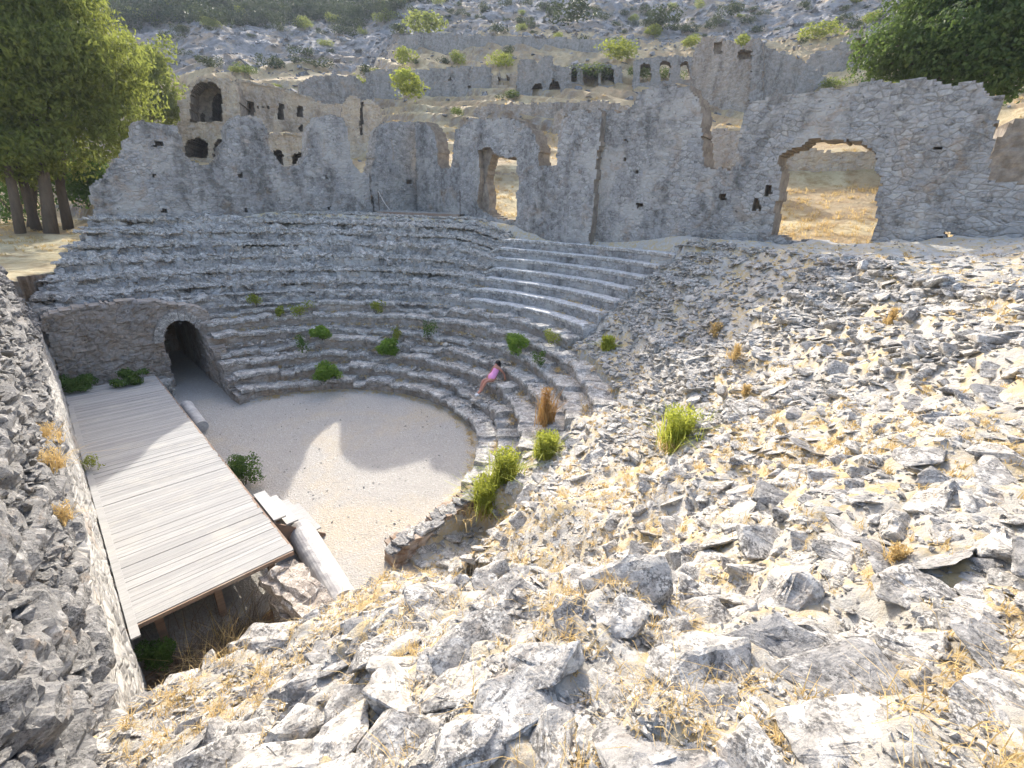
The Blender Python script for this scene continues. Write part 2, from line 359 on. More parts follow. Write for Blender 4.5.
# ---- seating rows: a ring of stone blocks each
def wing_edge(y): return np.maximum(-.42, -.35+(np.asarray(y)-24.4)*.78)
def build_seating():
    root = empty('seating_bank', (CX, CY, 0), 'curved grey stone seating bank of an ancient odeon, stepped and half ruined', 'seating')
    for i in range(NROW):
        r0 = R0+DR*i; tm = row_tmin(i)
        ths = np.arange(tm, 90.01, .42 if i < 9 else .34)
        hi = i >= 6
        pts = [(CX, CY, np.cos(R(t)), np.sin(R(t)), t) for t in ths]
        if not hi: pts = [p for p in pts]
        xs = np.arange(CX-.09, -2.5, -.085) if hi else []
        U = np.array([[CX, CY, c, sn, t] for (_, _, c, sn, t) in pts]+[[x, CY, 0.0, 1.0, 90+(CX-x)*8] for x in xs])
        n = len(U); arc = np.concatenate([[0], np.cumsum(np.hypot(np.diff(U[:, 0]+U[:, 2]*r0), np.diff(U[:, 1]+U[:, 3]*r0)))])
        th = U[:, 4]
        # how well the row is preserved
        good = sstep(-24, -20, th)*(1-sstep(16, 20, th))*(1.0 if i >= 7 else 0.0)
        worn = sstep(16, 30, th)*(1.0 if i >= 8 else (.45 if i == 7 else 0.0))*(1-good)
        rough = .045+.16*worn-.03*good
        edge = .38*worn*fbm(arc*.55, i*3.1, 0, 3)+(.10-.06*good)*vnoise(np.floor(arc/(.55))*7.7, i*5.3, 2.0)+.09*(1-good)*fbm(arc*2.2, i*1.7, 5.0, 3)
        zed = (.12-.10*good)*vnoise(np.floor(arc/.55)*3.3, i*2.1, 8.0)+(.24*worn)*fbm(arc*.9, i*9.1, 3.0, 3)+(1-good)*.06*fbm(arc*2.5, i*2.2, 6.0, 3)
        # fallen stretches in the lower rows
        gap = sstep(.30, .50, fbm(arc*.35+i*11, i*4.7, 1.0, 3)*1.6)*(1-good)*(0 if i < 1 else 1)
        zed = zed-.22*gap
        zlo, zhi = RISE*i, RISE*(i+1)
        # profile: (radius offset, height share, edge weight)
        lipd = .07*(1-worn)*(1-.5*good)
        rad, hgt = [], []
        w0 = worn*.16
        for k, (dr, hs, ew) in enumerate([(0, -1.0, .2), (0, .12, .35), (0, .38, .5), (0, .62, .65), (-1, .70, 1), (-1, .93, 1), (-.6, 1.0, 1), (.14, 1.0, .8), (.30, .99, .5), (.46, .98, .35), (.58, .97, .2), (.72, .93, .1)]):
            rr = r0+edge*ew+(lipd*dr if dr < 0 else dr)+w0*(.8 if k < 4 else 0)*(-1)*(1-hs)
            hh = zlo+(zhi-zlo)*hs+zed*(1 if hs > .6 else .3)
            hh = hh+(zlo-zhi)*.30*worn*(hs > .6)*(1-min(1, max(0, dr)/.5))   # worn nose slumps
            hh = hh+worn*.62*sstep(6.5, 13.5, i)
            rad.append(rr); hgt.append(hh)
        rad = np.array(rad); hgt = np.array(hgt)
        X = U[:, 0]+U[:, 2]*rad; Y = U[:, 1]+U[:, 3]*rad
        X0, Y0 = X.copy(), Y.copy()
        amp = rough
        for (ax, o) in ((0, 1.0), (1, 2.0), (2, 3.0)):
            d = amp*1.5*fbm(X0*5, Y0*5, hgt*5+o*17, 3)
            if ax == 0: X = X+d
            elif ax == 1: Y = Y+d
            else: hgt = hgt+d
        V = np.stack([X, Y, hgt], -1).reshape(-1, 3)
        V = V.reshape(len(rad), n, 3); sk = V[:, :1].copy(); sk[:, 0, 2] = zlo-.7; V = np.concatenate([sk, V], 1).reshape(-1, 3); n += 1; good = np.concatenate([good[:1], good])
        m = n; k = len(rad); Fc = grid_faces(k, m)
        cx = V[Fc].mean(1)
        lim = np.where(cx[:, 1] > 22.0, wing_edge(cx[:, 1])+.4*fbm(cx[:, 0], cx[:, 1]*.9, 2.0, 2), 4.25)
        keep = (cx[:, 0] > lim) & (cx[:, 0] > -.5) & ~((cx[:, 0] < 4.36) & (cx[:, 0] > 2.8) & (cx[:, 2] < 3.0) & (cx[:, 1] > 22)) & (cx[:, 0] < 18.75) & (cx[:, 1] < 28.3)
        seg = (Fc[:, 0]//m)
        sub = Fc[keep]; gd = np.concatenate([good]*k)[sub[:, 0]] > .5; mi = np.where(seg[keep] < 3, 1, np.where(gd & (seg[keep] >= 5), 2, 0))
        link('seat_row', mesh_from('seat_row', V-np.array([CX, CY, 0]), sub, [M['seat'], M['wallbrown' if i < 7 else 'wall'], M['tread']], mi), root)
    return root
SEATS = build_seating()

# ---- flat platform behind the top row (its square corner outside the circle)
def build_platform():
    xs = np.arange(-3, 19.5, .14); ys = np.arange(-5, 28.3, .14)
    Xg, Yg = np.meshgrid(xs, ys, indexing='ij')
    r = reff(Xg, Yg)
    z = 6.0+(.62+.3*sstep(16, 30, theta(Xg, Yg)))*sstep(14.7, 15.6, r)+.06*(r-14.8)*(r < 18)+.10*fbm(Xg*1.3, Yg*1.3, 3.0, 4)
    V = np.stack([Xg, Yg, z], -1).reshape(-1, 3); Fc = grid_faces(len(xs), len(ys)); c = V[Fc].mean(1)
    rr = reff(c[:, 0], c[:, 1])
    keep = (rr > R0+DR*NROW-.06) & ~near_zone(c[:, 0], c[:, 1]) & (c[:, 0] > 1.6+.4*fbm(c[:, 0]*0+2, c[:, 1], 1.0, 2)) & (theta(c[:, 0], c[:, 1]) > -21.5)
    link('walkway_behind_seats', mesh_from('walkway_behind_seats', V-np.array([CX, CY, 0]), Fc[keep], M['rubble']), SEATS)
build_platform()

# ---- collapsed near slope: finer towards the camera
def build_near():
    az = np.radians(np.arange(-24, 150, .42)); d = np.exp(np.linspace(math.log(.35), math.log(20.5), 420))
    A, D = np.meshgrid(az, d, indexing='ij'); X = D*np.sin(A); Y = D*np.cos(A)
    Z = ground_h(X, Y)+.045*fbm(X*9, Y*9, 3.0, 3)
    wide = lambda x, y: near_zone(x, y, 4.0) | near_zone(x+(x-CX)/np.maximum(.1, reff(x, y))*.45, y+(y-CY)/np.maximum(.1, reff(x, y))*.45)
    Z = np.where(near_zone(X, Y), Z, Z-.55)
    V = np.stack([X, Y, Z], -1).reshape(-1, 3); Fc = grid_faces(len(az), len(d)); c = V[Fc].mean(1)
    keep = (near_zone(c[:, 0], c[:, 1]) | wide(c[:, 0], c[:, 1])) & (c[:, 0] < 19.3) & (c[:, 0] > -.9) & (c[:, 1] > -6)
    return link('rubble_slope', mesh_from('rubble_slope', V-np.array([CX, CY, 0]), Fc[keep], M['rubble'], None, True), SEATS)
build_near()
gx = np.arange(-.9, 19.5, .6); gy = np.arange(-14, 0.3, .6)      # the rest of the slope behind the camera
Xg, Yg = np.meshgrid(gx, gy, indexing='ij'); V = np.stack([Xg, Yg, ground_h(Xg, Yg)-.12], -1).reshape(-1, 3)
Fc = grid_faces(len(gx), len(gy)); c = V[Fc].mean(1); Fc = Fc[(np.degrees(np.arctan2(c[:, 0], c[:, 1])) > 148) | (c[:, 1] < -5.6) | (np.hypot(c[:, 0], c[:, 1]) < .6)]
link('rubble_slope', mesh_from('rubble_slope', V-np.array([CX, CY, 0]), Fc, M['rubble'], None, True), SEATS)

# ------------------------------------------------------------------ generic masonry wall cut from a grid of small cells
def grid_wall(name, mats, O, U, N, outline, holes=(), niches=(), cell=.1, thick=.9, rag=.10, bulge=.018, stone=(3.4, 5.2), parent=None, seed=0, label=None, cat=None, group=None, zmin=None, core=None):
    """O point on the face, U unit horizontal along it, N horizontal normal towards the viewer; outline/holes are (s, z)"""
    U = np.asarray(U, float); N = np.asarray(N, float); O = np.asarray(O, float)
    P = np.array(outline); s0, z0 = P.min(0)-.2; s1, z1 = P.max(0)+.2
    ns, nz = int((s1-s0)/cell)+2, int((z1-z0)/cell)+2
    sv = s0+cell*np.arange(ns); zv = z0+cell*np.arange(nz)
    S, Z = np.meshgrid(sv, zv, indexing='ij'); Sc = (S+cell/2)[:-1, :-1]; Zc = (Z+cell/2)[:-1, :-1]
    js = rag*2*fbm(Sc*2.3+seed, Zc*2.3, 7.7+seed, 3); jz = rag*2*fbm(Sc*2.3+seed, Zc*2.3, 3.3+seed, 3)
    lev = np.where(inpoly(Sc+js, Zc+jz, outline), 0, -1)
    for h in holes: lev[inpoly(Sc+js, Zc+jz, h)] = -1
    deps = [0.0]
    for h, dp in niches:
        deps.append(dp); lev[(lev >= 0) & inpoly(Sc+js*.5, Zc+jz*.5, h)] = len(deps)-1
    js2 = cell*.32*vnoise(S*5.1+seed, Z*5.1, 1.0); jz2 = cell*.32*vnoise(S*5.1+seed, Z*5.1, 5.0)
    f1, ed, val = worley(S*stone[0]+.35*fbm(S, Z, 2.0, 2), Z*stone[1], seed)
    disp = bulge*(sstep(0, .25, ed)*.8+.8*val)+bulge*1.2*fbm(S*4, Z*4, seed+1.0, 3)+.10*fbm(S*.7+seed, Z*.7, 6.0, 2)
    levels = deps+[thick]; V = []; F_ = []; MI = []; base = 0; vid = []
    for k, dp in enumerate(levels):
        last = k == len(levels)-1
        ds = disp*(1 if not last else -1)
        Q = O+(S+js2)[..., None]*U+(-dp+ds)[..., None]*N; Q[..., 2] = Z+jz2
        V.append(Q.reshape(-1, 3)); vid.append(base); base += S.size
    V = np.concatenate(V); G = grid_faces(ns, nz); LF = lev.reshape(-1)
    solid = LF >= 0
    for k in range(len(deps)):
        q = G[LF == k]; F_.append(q+vid[k]); MI.append(np.full(len(q), 0 if k == 0 else 1))
    q = G[solid][:, ::-1]; F_.append(q+vid[-1]); MI.append(np.full(len(q), 0))
    side = []
    pad = np.pad(lev, 1, constant_values=-1)
    def sides(a, b, e0, e1):
        """cells a beside b; the edge runs e0 -> e1 (flat vertex ids)"""
        la, lb = a.ravel(), b.ravel(); ia = np.where(la >= 0, la, len(deps)); ib = np.where(lb >= 0, lb, len(deps))
        w = np.nonzero(ia != ib)[0]; va = np.array(vid)[ia[w]]; vb = np.array(vid)[ib[w]]
        side.append(np.stack([e0[w]+va, e1[w]+va, e1[w]+vb, e0[w]+vb], -1))
    idx = np.arange(ns*nz).reshape(ns, nz)
    sides(pad[:-1, 1:-1], pad[1:, 1:-1], idx[:, :-1].ravel(), idx[:, 1:].ravel())
    sides(pad[1:-1, 1:], pad[1:-1, :-1], idx[:-1, :].ravel(), idx[1:, :].ravel())
    sd = np.concatenate(side); F_.append(sd); MI.append(np.full(len(sd), 1))
    Fa = np.concatenate(F_); used = np.unique(Fa); remap = np.full(len(V), -1); remap[used] = np.arange(len(used))
    V = V[used]; Fa = remap[Fa]; org = np.array([O[0], O[1], z0]) if parent is None else np.zeros(3)
    me = mesh_from(name, V-org, Fa, mats, np.concatenate(MI))
    bm = bmesh.new(); bm.from_mesh(me); bmesh.ops.recalc_face_normals(bm, faces=bm.faces); bm.to_mesh(me); bm.free()
    return link(name, me, parent, label, cat, group, None, org if parent is None else None)
def to_sz(pts, O, U, N):
    out = []
    for px, py in pts:
        Q = on_plane(px, py, O, np.asarray(N, float)); out.append((float(np.dot(Q-O, U)), float(Q[2])))
    return out

# ---- outer walls of the odeon
WM = [M['wall'], M['core']]; WG = [M['wall'], M['wall']]
def wall_px(name, O, U, N, top, zb, holes=(), niches=(), **kw):
    O = np.asarray(O, float); U = np.asarray(U, float); N = np.asarray(N, float)
    t = to_sz(top, O, U, N); poly = t+[(t[-1][0], zb), (t[0][0], zb)]
    return grid_wall(name, kw.pop('mats', WM), O, U, N, poly, [to_sz(h, O, U, N) for h in holes], [(to_sz(h, O, U, N), d) for h, d in niches], **kw)
def sq(x, y, w, h): return [(x-w/2, y-h/2), (x+w/2, y-h/2), (x+w/2, y+h/2), (x-w/2, y+h/2)]
wall_px('ruined_wall', (0, 28, 0), (1, 0, 0), (0, -1, 0),
    [(90, 190), (103, 176), (112, 167), (122, 157), (127, 140), (131, 126), (140, 121), (152, 122), (165, 124), (178, 125), (181, 135), (183, 150), (189, 160), (200, 165), (212, 163), (222, 155), (227, 140), (228, 124), (236, 117), (252, 116), (262, 120), (268, 130), (270, 150), (278, 162), (290, 168), (302, 165), (308, 155), (310, 130), (318, 118), (333, 116), (341, 118), (347, 128), (350, 150), (353, 164), (360, 172), (369, 173)],
    5.6, niches=[(sq(*q), .5) for q in ((159, 145, 9, 5), (239, 175, 4, 4), (327, 178, 3, 3), (246, 210, 4, 4), (164, 211, 4, 4), (329, 208, 3, 3), (155, 175, 3, 2))], cell=.085, thick=.9, seed=1, mats=WG,
    label='far grey masonry wall broken into rounded humps, behind the far wing of seats', cat='wall')
wall_px('ruined_wall', (0, 28.3, 0), (1, 0, 0), (0, -1, 0),
    [(371, 176), (374, 150), (377, 132), (382, 126), (395, 122), (408, 122), (418, 122)], 5.6, niches=[(sq(409, 182, 5, 4), .5)], cell=.085, thick=.9, seed=2, mats=WG,
    label='round topped grey wall panel standing in the corner above the wooden walkway', cat='wall')
wall_px('ruined_wall', (19.1, 0, 0), (0, 1, 0), (-1, 0, 0),
    [(414, 122), (423, 123), (429, 125), (434, 135), (437, 150), (438, 167), (452, 168), (453, 145), (456, 132), (465, 124), (480, 119), (495, 118), (510, 119), (518, 121), (528, 125), (535, 137), (538, 150), (539, 166), (557, 166), (558, 140), (561, 124), (567, 117), (577, 112), (590, 110), (602, 109)],
    5.6, holes=[[(488, 155), (497, 155), (509, 158), (517, 156), (518, 185), (516, 222), (500, 221), (486, 213), (484, 195), (482, 180), (484, 165)]],
    niches=[([(478, 150), (490, 147), (500, 156), (488, 158), (485, 213), (477, 205), (480, 175)], .35)], cell=.085, thick=.95, seed=3,
    label='grey masonry wall with a doorway broken through it, middle stretch of the back wall', cat='wall')
WBIG = wall_px('ruined_wall', (19.5, 0, 0), (0, 1, 0), (-1, 0, 0),
    [(592, 109), (605, 110), (620, 111), (632, 107), (640, 92), (650, 87), (662, 86), (675, 85), (688, 88), (695, 97), (700, 107), (702, 120), (702, 150), (704, 168), (728, 170), (736, 166), (740, 140), (743, 116), (750, 103), (765, 100), (780, 96), (800, 93), (830, 88), (860, 84), (880, 82), (900, 81), (920, 80), (940, 81), (962, 82), (975, 84), (988, 92), (1003, 99), (1000, 118), (994, 150), (988, 178), (1000, 182), (1024, 184), (1090, 190)],
    5.4, holes=[[(778, 162), (782, 154), (792, 148), (810, 141), (830, 139), (850, 140), (866, 147), (877, 158), (879, 180), (877, 205), (874, 225), (868, 246), (850, 247), (830, 245), (810, 243), (790, 240), (771, 234), (774, 210), (779, 190), (780, 175)], [(945, 234), (953, 233), (953, 241), (945, 242)]],
    niches=[(sq(*q), .45) for q in ((640, 205, 6, 5), (637, 172, 4, 4), (626, 140, 4, 3), (625, 158, 3, 4), (723, 197, 8, 6), (940, 147, 8, 4), (938, 240, 10, 6), (757, 205, 8, 12), (768, 190, 8, 10))], cell=.075, thick=1.0, seed=4, bulge=.018, stone=(3.6, 5.6),
    label='tall grey masonry wall with one wide ragged opening and a narrow notch, right of the doorway', cat='wall')

# ---- arched wall over the far parodos, and the end of the seat bank beside it
cop = [(-.32, 3.45), (.2, 3.62), (1.0, 3.72), (2.0, 3.7), (2.6, 3.62), (3.2, 3.55), (3.8, 3.45), (4.25, 3.3), (4.6, 3.05)]
arch = [(2.95, -.2), (2.95, 1.75)]+[(3.6+.66*math.cos(R(a)), 1.95+.95*math.sin(R(a))) for a in range(180, -1, -20)]+[(4.26, -.2)]
AR = empty('arched_passage', (2, 22.6, 0), 'low brown rubble wall with a dark arched passage mouth beyond the stage', 'passage')
def child_wall(name, mats, O, U, N, poly, parent, **kw):
    o = grid_wall(name, mats, O, U, N, poly, parent=parent, **kw)
    o.matrix_parent_inverse.identity(); me = o.data
    pv = np.array(parent.location); a = np.empty(len(me.vertices)*3); me.vertices.foreach_get('co', a)
    a = (a.reshape(-1, 3)-pv).ravel(); me.vertices.foreach_set('co', a); me.update(); return o
child_wall('wall', [M['wallbrown'], M['wallbrown']], (0, 22.6, 0), (1, 0, 0), (0, -1, 0), cop+[(4.6, -.2), (-.32, -.2)], AR, holes=[arch], cell=.07, thick=.7, seed=5, bulge=.05)
m = MB()                                              # the stone ring and the vault behind it
for k in range(12):
    a0, a1 = math.pi*k/12, math.pi*(k+1)/12; g = .012
    P = []
    for yy in (22.50, 22.72):
        for (rr, aa) in ((.68, a0+g), (.98, a0+g), (.98, a1-g), (.68, a1-g)):
            P.append((3.6+rr*math.cos(aa)-2, yy-22.6+rng.normal(0, .012), 1.95+rr*1.25*math.sin(aa)+rng.normal(0, .012)))
    m.add(P, [(0,1,2,3), (7,6,5,4), (0,4,5,1), (1,5,6,2), (2,6,7,3), (3,7,4,0)])
m.build('arch_ring', M['seat'], AR)
m = MB(); n = 14; prof = [(-.7, -.1), (-.7, 1.8)]+[(.7*math.cos(R(180-180*k/n)), 1.9+1.0*math.sin(R(180*k/n))) for k in range(n+1)]+[(.7, 1.8), (.7, -.1)]
V = [(3.6+a-2, yy, b) for yy in (.05, 7.5) for a, b in prof]; k = len(prof)
m.add(V, [(i, i+1, k+i+1, k+i) for i in range(k-1)]+[tuple(range(k, 2*k))]); m.build('vault', M['wallbrown'], AR)
pts = [(18.75, -.1), (18.75, .45)]
for i in range(0, 6):
    y = CY+R0+DR*i; pts += [(y+.02, RISE*(i+1)-.02), (y+DR, RISE*(i+1)-.04)]
pts += [(22.55, 3.2), (22.55, -.1)]
child_wall('passage_side_wall', [M['wallbrown'], M['wallbrown']], (4.3, 0, 0), (0, 1, 0), (-1, 0, 0), pts, AR, cell=.075, thick=.35, seed=6, bulge=.04)
# ------------------------------------------------------------------ floor of the orchestra, soil of the pit
xs = np.arange(-.8, 12.5, .15); ys = np.arange(-1, 31, .15); Xg, Yg = np.meshgrid(xs, ys, indexing='ij')
Zg = .015*fbm(Xg*1.2, Yg*1.2, 2.0, 3)+.05*(1-sstep(0, .6, R0-np.hypot(Xg-CX, Yg-CY)))*(Xg > 4.4)
pit = (1-sstep(1.2, 1.6, Xg))*(1-sstep(7.6, 8.2, Yg)); Zg = Zg-.45*pit+.25*pit*fbm(Xg*1.5, Yg*1.5, 8.0, 3)
V = np.stack([Xg, Yg, Zg], -1).reshape(-1, 3); Fc = grid_faces(len(xs), len(ys)); c = V[Fc].mean(1)
soil = (c[:, 1]+.5*fbm(c[:, 0], c[:, 1], 0, 3) < 7.9) & (c[:, 0]+.5*fbm(c[:, 0]*1.3, c[:, 1], 4, 3) < 2.1)
edgeearth = (np.hypot(c[:, 0]-CX, c[:, 1]-CY) > R0-.22+.3*fbm(c[:, 0]*1.5, c[:, 1]*1.5, 3, 3)) & (c[:, 0] > 4.3)
link('orchestra_floor', mesh_from('orchestra_floor', V, Fc, [M['gravel'], M['earth'], M['rubble']], np.where(soil, 1, np.where(edgeearth, 2, 0)), True), kind='structure')

# ------------------------------------------------------------------ back wall of the stage (left): rubble core, broken inwards
def stage_wall():
    ys = [-3.5]
    while ys[-1] < 24.6: ys.append(ys[-1]+max(.035, .011*abs(ys[-1]-.2)+.012))
    ys = np.array(ys)
    prof = np.array([(-.36, -.6), (-.37, 1.2), (-.39, 2.3), (-.44, 2.9), (-.44, 3.3), (-.56, 3.75), (-.68, 4.3), (-.80, 4.9), (-.92, 5.45), (-1.1, 5.72), (-1.6, 5.8), (-2.2, 5.7), (-2.4, 5.2), (-2.45, 1.0)])
    seg = np.concatenate([[0], np.cumsum(np.hypot(*np.diff(prof, axis=0).T))]); ts = np.arange(0, seg[-1], .045)
    ts = np.concatenate([ts[ts < seg[11]], [seg[11], seg[12], seg[13]]])
    px_, pz_ = np.interp(ts, seg, prof[:, 0]), np.interp(ts, seg, prof[:, 1])
    Y, T = np.meshgrid(ys, ts, indexing='ij'); X = np.broadcast_to(px_, Y.shape).copy(); Z = np.broadcast_to(pz_, Y.shape).copy()
    up = sstep(2.5, 4.2, Z)
    lowfar = sstep(21.5, 24.3, Y+.5*fbm(Z*1.5, Y, 1.0, 2))*up
    Z = Z-(.30*up)*fbm(Y*.35, 1.7, 0, 3)*2*.6
    f1, ed, val = worley(Y*1.9+.3*fbm(Y*2, Z*2, 0, 2), (T)*3.6, 21)
    g1, ed2, val2 = worley(Y*4.6, T*8.5, 33)
    amp = .02+.085*up*sstep(.0, .2, np.clip(T-seg[4]+.3, 0, 1))
    d = amp*(val*.9+.9*sstep(0, .30, ed)-.4)+amp*.45*(val2*.7+.6*sstep(0, .3, ed2))+amp*.8*fbm(Y*3, T*3, 5.0, 4)
    nx = np.gradient(pz_, ts); nz = -np.gradient(px_, ts)
    X = X+d*np.broadcast_to(nx, X.shape); Z = Z+d*np.broadcast_to(nz, Z.shape)*.8
    Y2 = Y+.03*up*vnoise(Y*7, T*7, 3.0)
    Z = np.where(up > 0, Z-lowfar*np.maximum(0, Z-3.4)*.95, Z)
    V = np.stack([X, Y2, Z], -1).reshape(-1, 3); Fc = grid_faces(len(ys), len(ts))
    zc = V[Fc].mean(1)[:, 2]
    root = empty('stage_wall', (-1.3, 10, 0), 'long thick broken stone wall along the back of the wooden stage, rubble core exposed', 'wall')
    off = np.array([-1.3, 10, 0])
    me = mesh_from('rubble_core', V-off, Fc[zc > 3.28], M['wallrock']); link('rubble_core', me, root)
    me = mesh_from('plastered_base', V-off, Fc[zc <= 3.28], M['wallpale']); link('plastered_base', me, root)
    m = MB()                                        # closing face at its far end
    k = len(ts); end = V.reshape(len(ys), k, 3)[-1]-off; m.add(end, [tuple(range(k))[::-1]]); m.build('end_face', M['rock'], root)
    return root
t = NT('pale_wall_plaster'); p = t.pos
c_ = t.mix(t.ramp(t.noise(p, 2.5, 6, .7), [(.38, 0.0), (.60, 1.0)]), (.24, .23, .215), (.40, .385, .36)); c_ = t.mix(t.ramp(t.noise(p, 1.4, 5, .7), [(.56, 0.0), (.66, .8)]), c_, (.40, .31, .15))
c_ = t.mix(t.ramp(t.noise(p, 8, 4, .7), [(.30, .8), (.40, 0.0)]), c_, (.13, .12, .11))
M['pale_plaster'] = t.done(c_, t.bump(t.noise(p, 9, 7, .7), .8, .05), .92)
M['wallpale'] = masonry_mat('pale_coursed_masonry', (.24, .232, .22), (.42, .405, .375), (.26, .24, .205), 3.0, 6.0, .5, (.44, .42, .38), .6)
SW = stage_wall()

# near parodos wall below the rim (faces the stage) and its rough end
child_wall2 = grid_wall('retaining_wall', [M['wallbrown'], M['core']], (0, 3.72, 0), (1, 0, 0), (0, 1, 0), [(-.35, -.5), (4.2, -.5), (4.2, 2.2), (3.3, 2.55), (2, 2.75), (-.35, 3.0)], cell=.12, thick=.5, seed=8, label='brown rubble retaining wall under the near rim, facing the pit beside the stage', cat='wall')

BS = empty('broken_seat_end', (5.2, 7.2, 0), 'low reddish broken end face of the near seats with pale top stones, beside the orchestra', 'seating')
child_wall('rubble_face', [M['redearth'], M['redearth']], (0, 7.06, 0), (1, 0, 0), (0, -1, 0), [(3.92, -.1), (3.92, .50), (4.5, .54), (5.0, .52), (5.5, .64), (6.0, .74), (6.5, .86), (6.5, -.1)], BS, cell=.05, thick=.45, seed=9, bulge=.05)
# ------------------------------------------------------------------ stage deck
DK = empty('stage_deck', (.95, 14.75, 0), 'weathered pale wooden stage platform of narrow boards along the stage wall', 'stage')
m = MB(); y = 7.98
while y < 21.4:
    w = .118; x0 = -.34+rng.normal(0, .012); x1 = 2.24+rng.normal(0, .010)
    m.box(((x0+x1)/2-.95, y+w/2-14.75, .975+rng.normal(0, .0025)), (x1-x0, w-.008, .04), rz=rng.normal(0, .0012))
    y += w
m.build('planking', M['deck'], DK)
m = MB(); m.box((-.02, 7.95-14.75, .955), (2.60, .03, .075)); m.build('edge_board', M['beam'], DK)
m = MB(); m.box((1.33-.02, 0, .86), (.06, 13.3, .18)); m.build('edge_board', M['beam'], DK)
m = MB(); m.box((-.34-.95+.06, 14.2-14.75-.6, 1.012), (.12, 11.9, .03), rz=.002); m.build('border_board', M['deck'], DK)
for x in (-.9, 0.0, .95):
    for yy in (-6.4, -3.2, 0, 3.2, 6.2):
        m = MB(); m.box((x, yy, .42), (.12, .12, 1.0)); m.build('post', M['beam'], DK)
for x in (-.9, 0.0, .95):
    m = MB(); m.box((x, 0, .86), (.08, 13.2, .16)); m.build('joist', M['beam'], DK)

# steps from the deck to the floor
ST = empty('wooden_steps', (2.3, 9.85, 0), 'small flight of white wooden steps from the stage deck down to the orchestra floor', 'steps')
for k in range(4):
    m = MB(); m.box((.14+.235*k, 0, .88-.235*k+.09), (.25, 1.30, .035)); m.build('tread', M['whitewood'], ST)
    m = MB(); m.box((.035+.235*k, 0, .88-.235*k-.02), (.02, 1.26, .20)); m.build('riser', M['whitewood'], ST)
for s in (-1, 1):
    m = MB(); m.add([(0, s*.62, .92), (1.05, s*.62, .06), (1.05, s*.62, 0), (0, s*.62, 0), (0, s*.66, .92), (1.05, s*.66, .06), (1.05, s*.66, 0), (0, s*.66, 0)], [(0,1,2,3), (7,6,5,4), (0,4,5,1), (1,5,6,2), (2,6,7,3), (3,7,4,0)]); m.build('stringer', M['beam'], ST)

# fallen column shafts
def shaft(name, a, b, r, label):
    a, b = np.array(a, float), np.array(b, float); L = np.linalg.norm(b-a); n, k = 28, 40
    V = []
    for i in range(k+1):
        t_ = i/k; rr = r*(1-.05*t_); ring = 1.07 if t_ < .035 else (1.0 if t_ > .05 else 1.02)
        for q in range(n):
            A = 2*math.pi*q/n; rad = rr*ring*(1+.02*float(vnoise(q*.6, i*.5, 2.0))); V.append((rad*math.cos(A), t_*L, rad*math.sin(A)))
    Fc = [(i*n+q, (i+1)*n+q, (i+1)*n+(q+1) % n, i*n+(q+1) % n) for i in range(k) for q in range(n)]+[tuple(range(n)), tuple(k*n+q for q in range(n))[::-1]]
    o = link(name, mesh_from(name, V, Fc, M['marble']), None, label, 'column', None, None, tuple(a)); d = (b-a)/L
    o.rotation_euler = (math.asin(d[2]), 0, math.atan2(-d[0], d[1])); return o
shaft('fallen_column', (2.86, 9.35, .30), (2.62, 6.75, .28), .29, 'long pale marble column shaft lying beside the wooden steps')
shaft('fallen_column', (2.72, 19.4, .22), (2.68, 17.1, .22), .20, 'short pale column drum lying on gravel beside the far end of the deck')

# rough pier of the stage front, loose block at the deck's far corner
def lump(name, c, d, rz, label, cat, mat, seed=0, amp=.12, seg=9):
    bm = bmesh.new(); bmesh.ops.create_cube(bm, size=1); bmesh.ops.subdivide_edges(bm, edges=bm.edges, cuts=seg+9, use_grid_fill=True)
    V = np.array([v.co for v in bm.verts])*np.array(d); q = V+seed*3.7
    n = np.stack([fbm(q[:, 0]*2.2, q[:, 1]*2.2, q[:, 2]*2.2+o, 4) for o in (0, 11, 23)], -1); st = np.round(V*5)/5
    st2 = np.round(V*np.array([3., 2.2, 6.]))
    V = V+n*amp*1.3+amp*.8*np.stack([vnoise(st2[:, 0]*7.7+seed, st2[:, 1]*7.7, st2[:, 2]*7.7+o) for o in (2, 6, 11)], -1)+.03*np.stack([vnoise(st[:, 0]*9, st[:, 1]*9, st[:, 2]*9+o) for o in (1, 5, 9)], -1)
    for v, p_ in zip(bm.verts, V): v.co = p_
    me = bpy.data.meshes.new(name); bm.to_mesh(me); bm.free(); me.materials.append(mat)
    o = link(name, me, None, label, cat, None, None, c); o.rotation_euler = (0, 0, rz); return o
lump('masonry_pier', (1.98, 6.95, .35), (.62, 1.9, 1.0), .08, 'rough brown stone pier under the near corner of the wooden deck', 'masonry', M['seatbrown'], 3)
lump('stone_block', (2.42, 21.5, .25), (.5, .45, .9), .3, 'pale stone block at the far corner of the deck by the arch', 'block', M['rock'], 5, .06)

# wooden walkway plank in the corner, with the remains of a rail
WK = empty('wooden_walkway', (16.8, 25.2, 6.6), 'low wooden walkway platform below the corner wall panel', 'walkway')
a, b = on_z(377, 212, 6.95), on_z(458, 215, 6.95); ctr = np.array([16.8, 25.2, 6.6])
a = on_plane(377, 212, (0, 26.9, 0), np.array([0, 1., 0])); b = on_plane(459, 215, (18.3, 0, 0), np.array([1., 0, 0])); b[2] = a[2] = 7.22; WKA, WKB = a.copy(), b.copy()
d = b-a; L = math.hypot(d[0], d[1]); rz = math.atan2(d[1], d[0]); nrm = np.array([-d[1], d[0], 0])/L
for k in range(5):
    m = MB(); q = (a+b)/2-ctr+nrm*(.12+.2*k); m.box(q, (L, .185, .05), rz=rz, m=0); m.build('plank', M['deck'], WK)
m = MB(); q = (a+b)/2-ctr; q[2] -= .10; m.box(q, (L, .05, .14), rz=rz); m.build('edge_beam', M['beam'], WK)
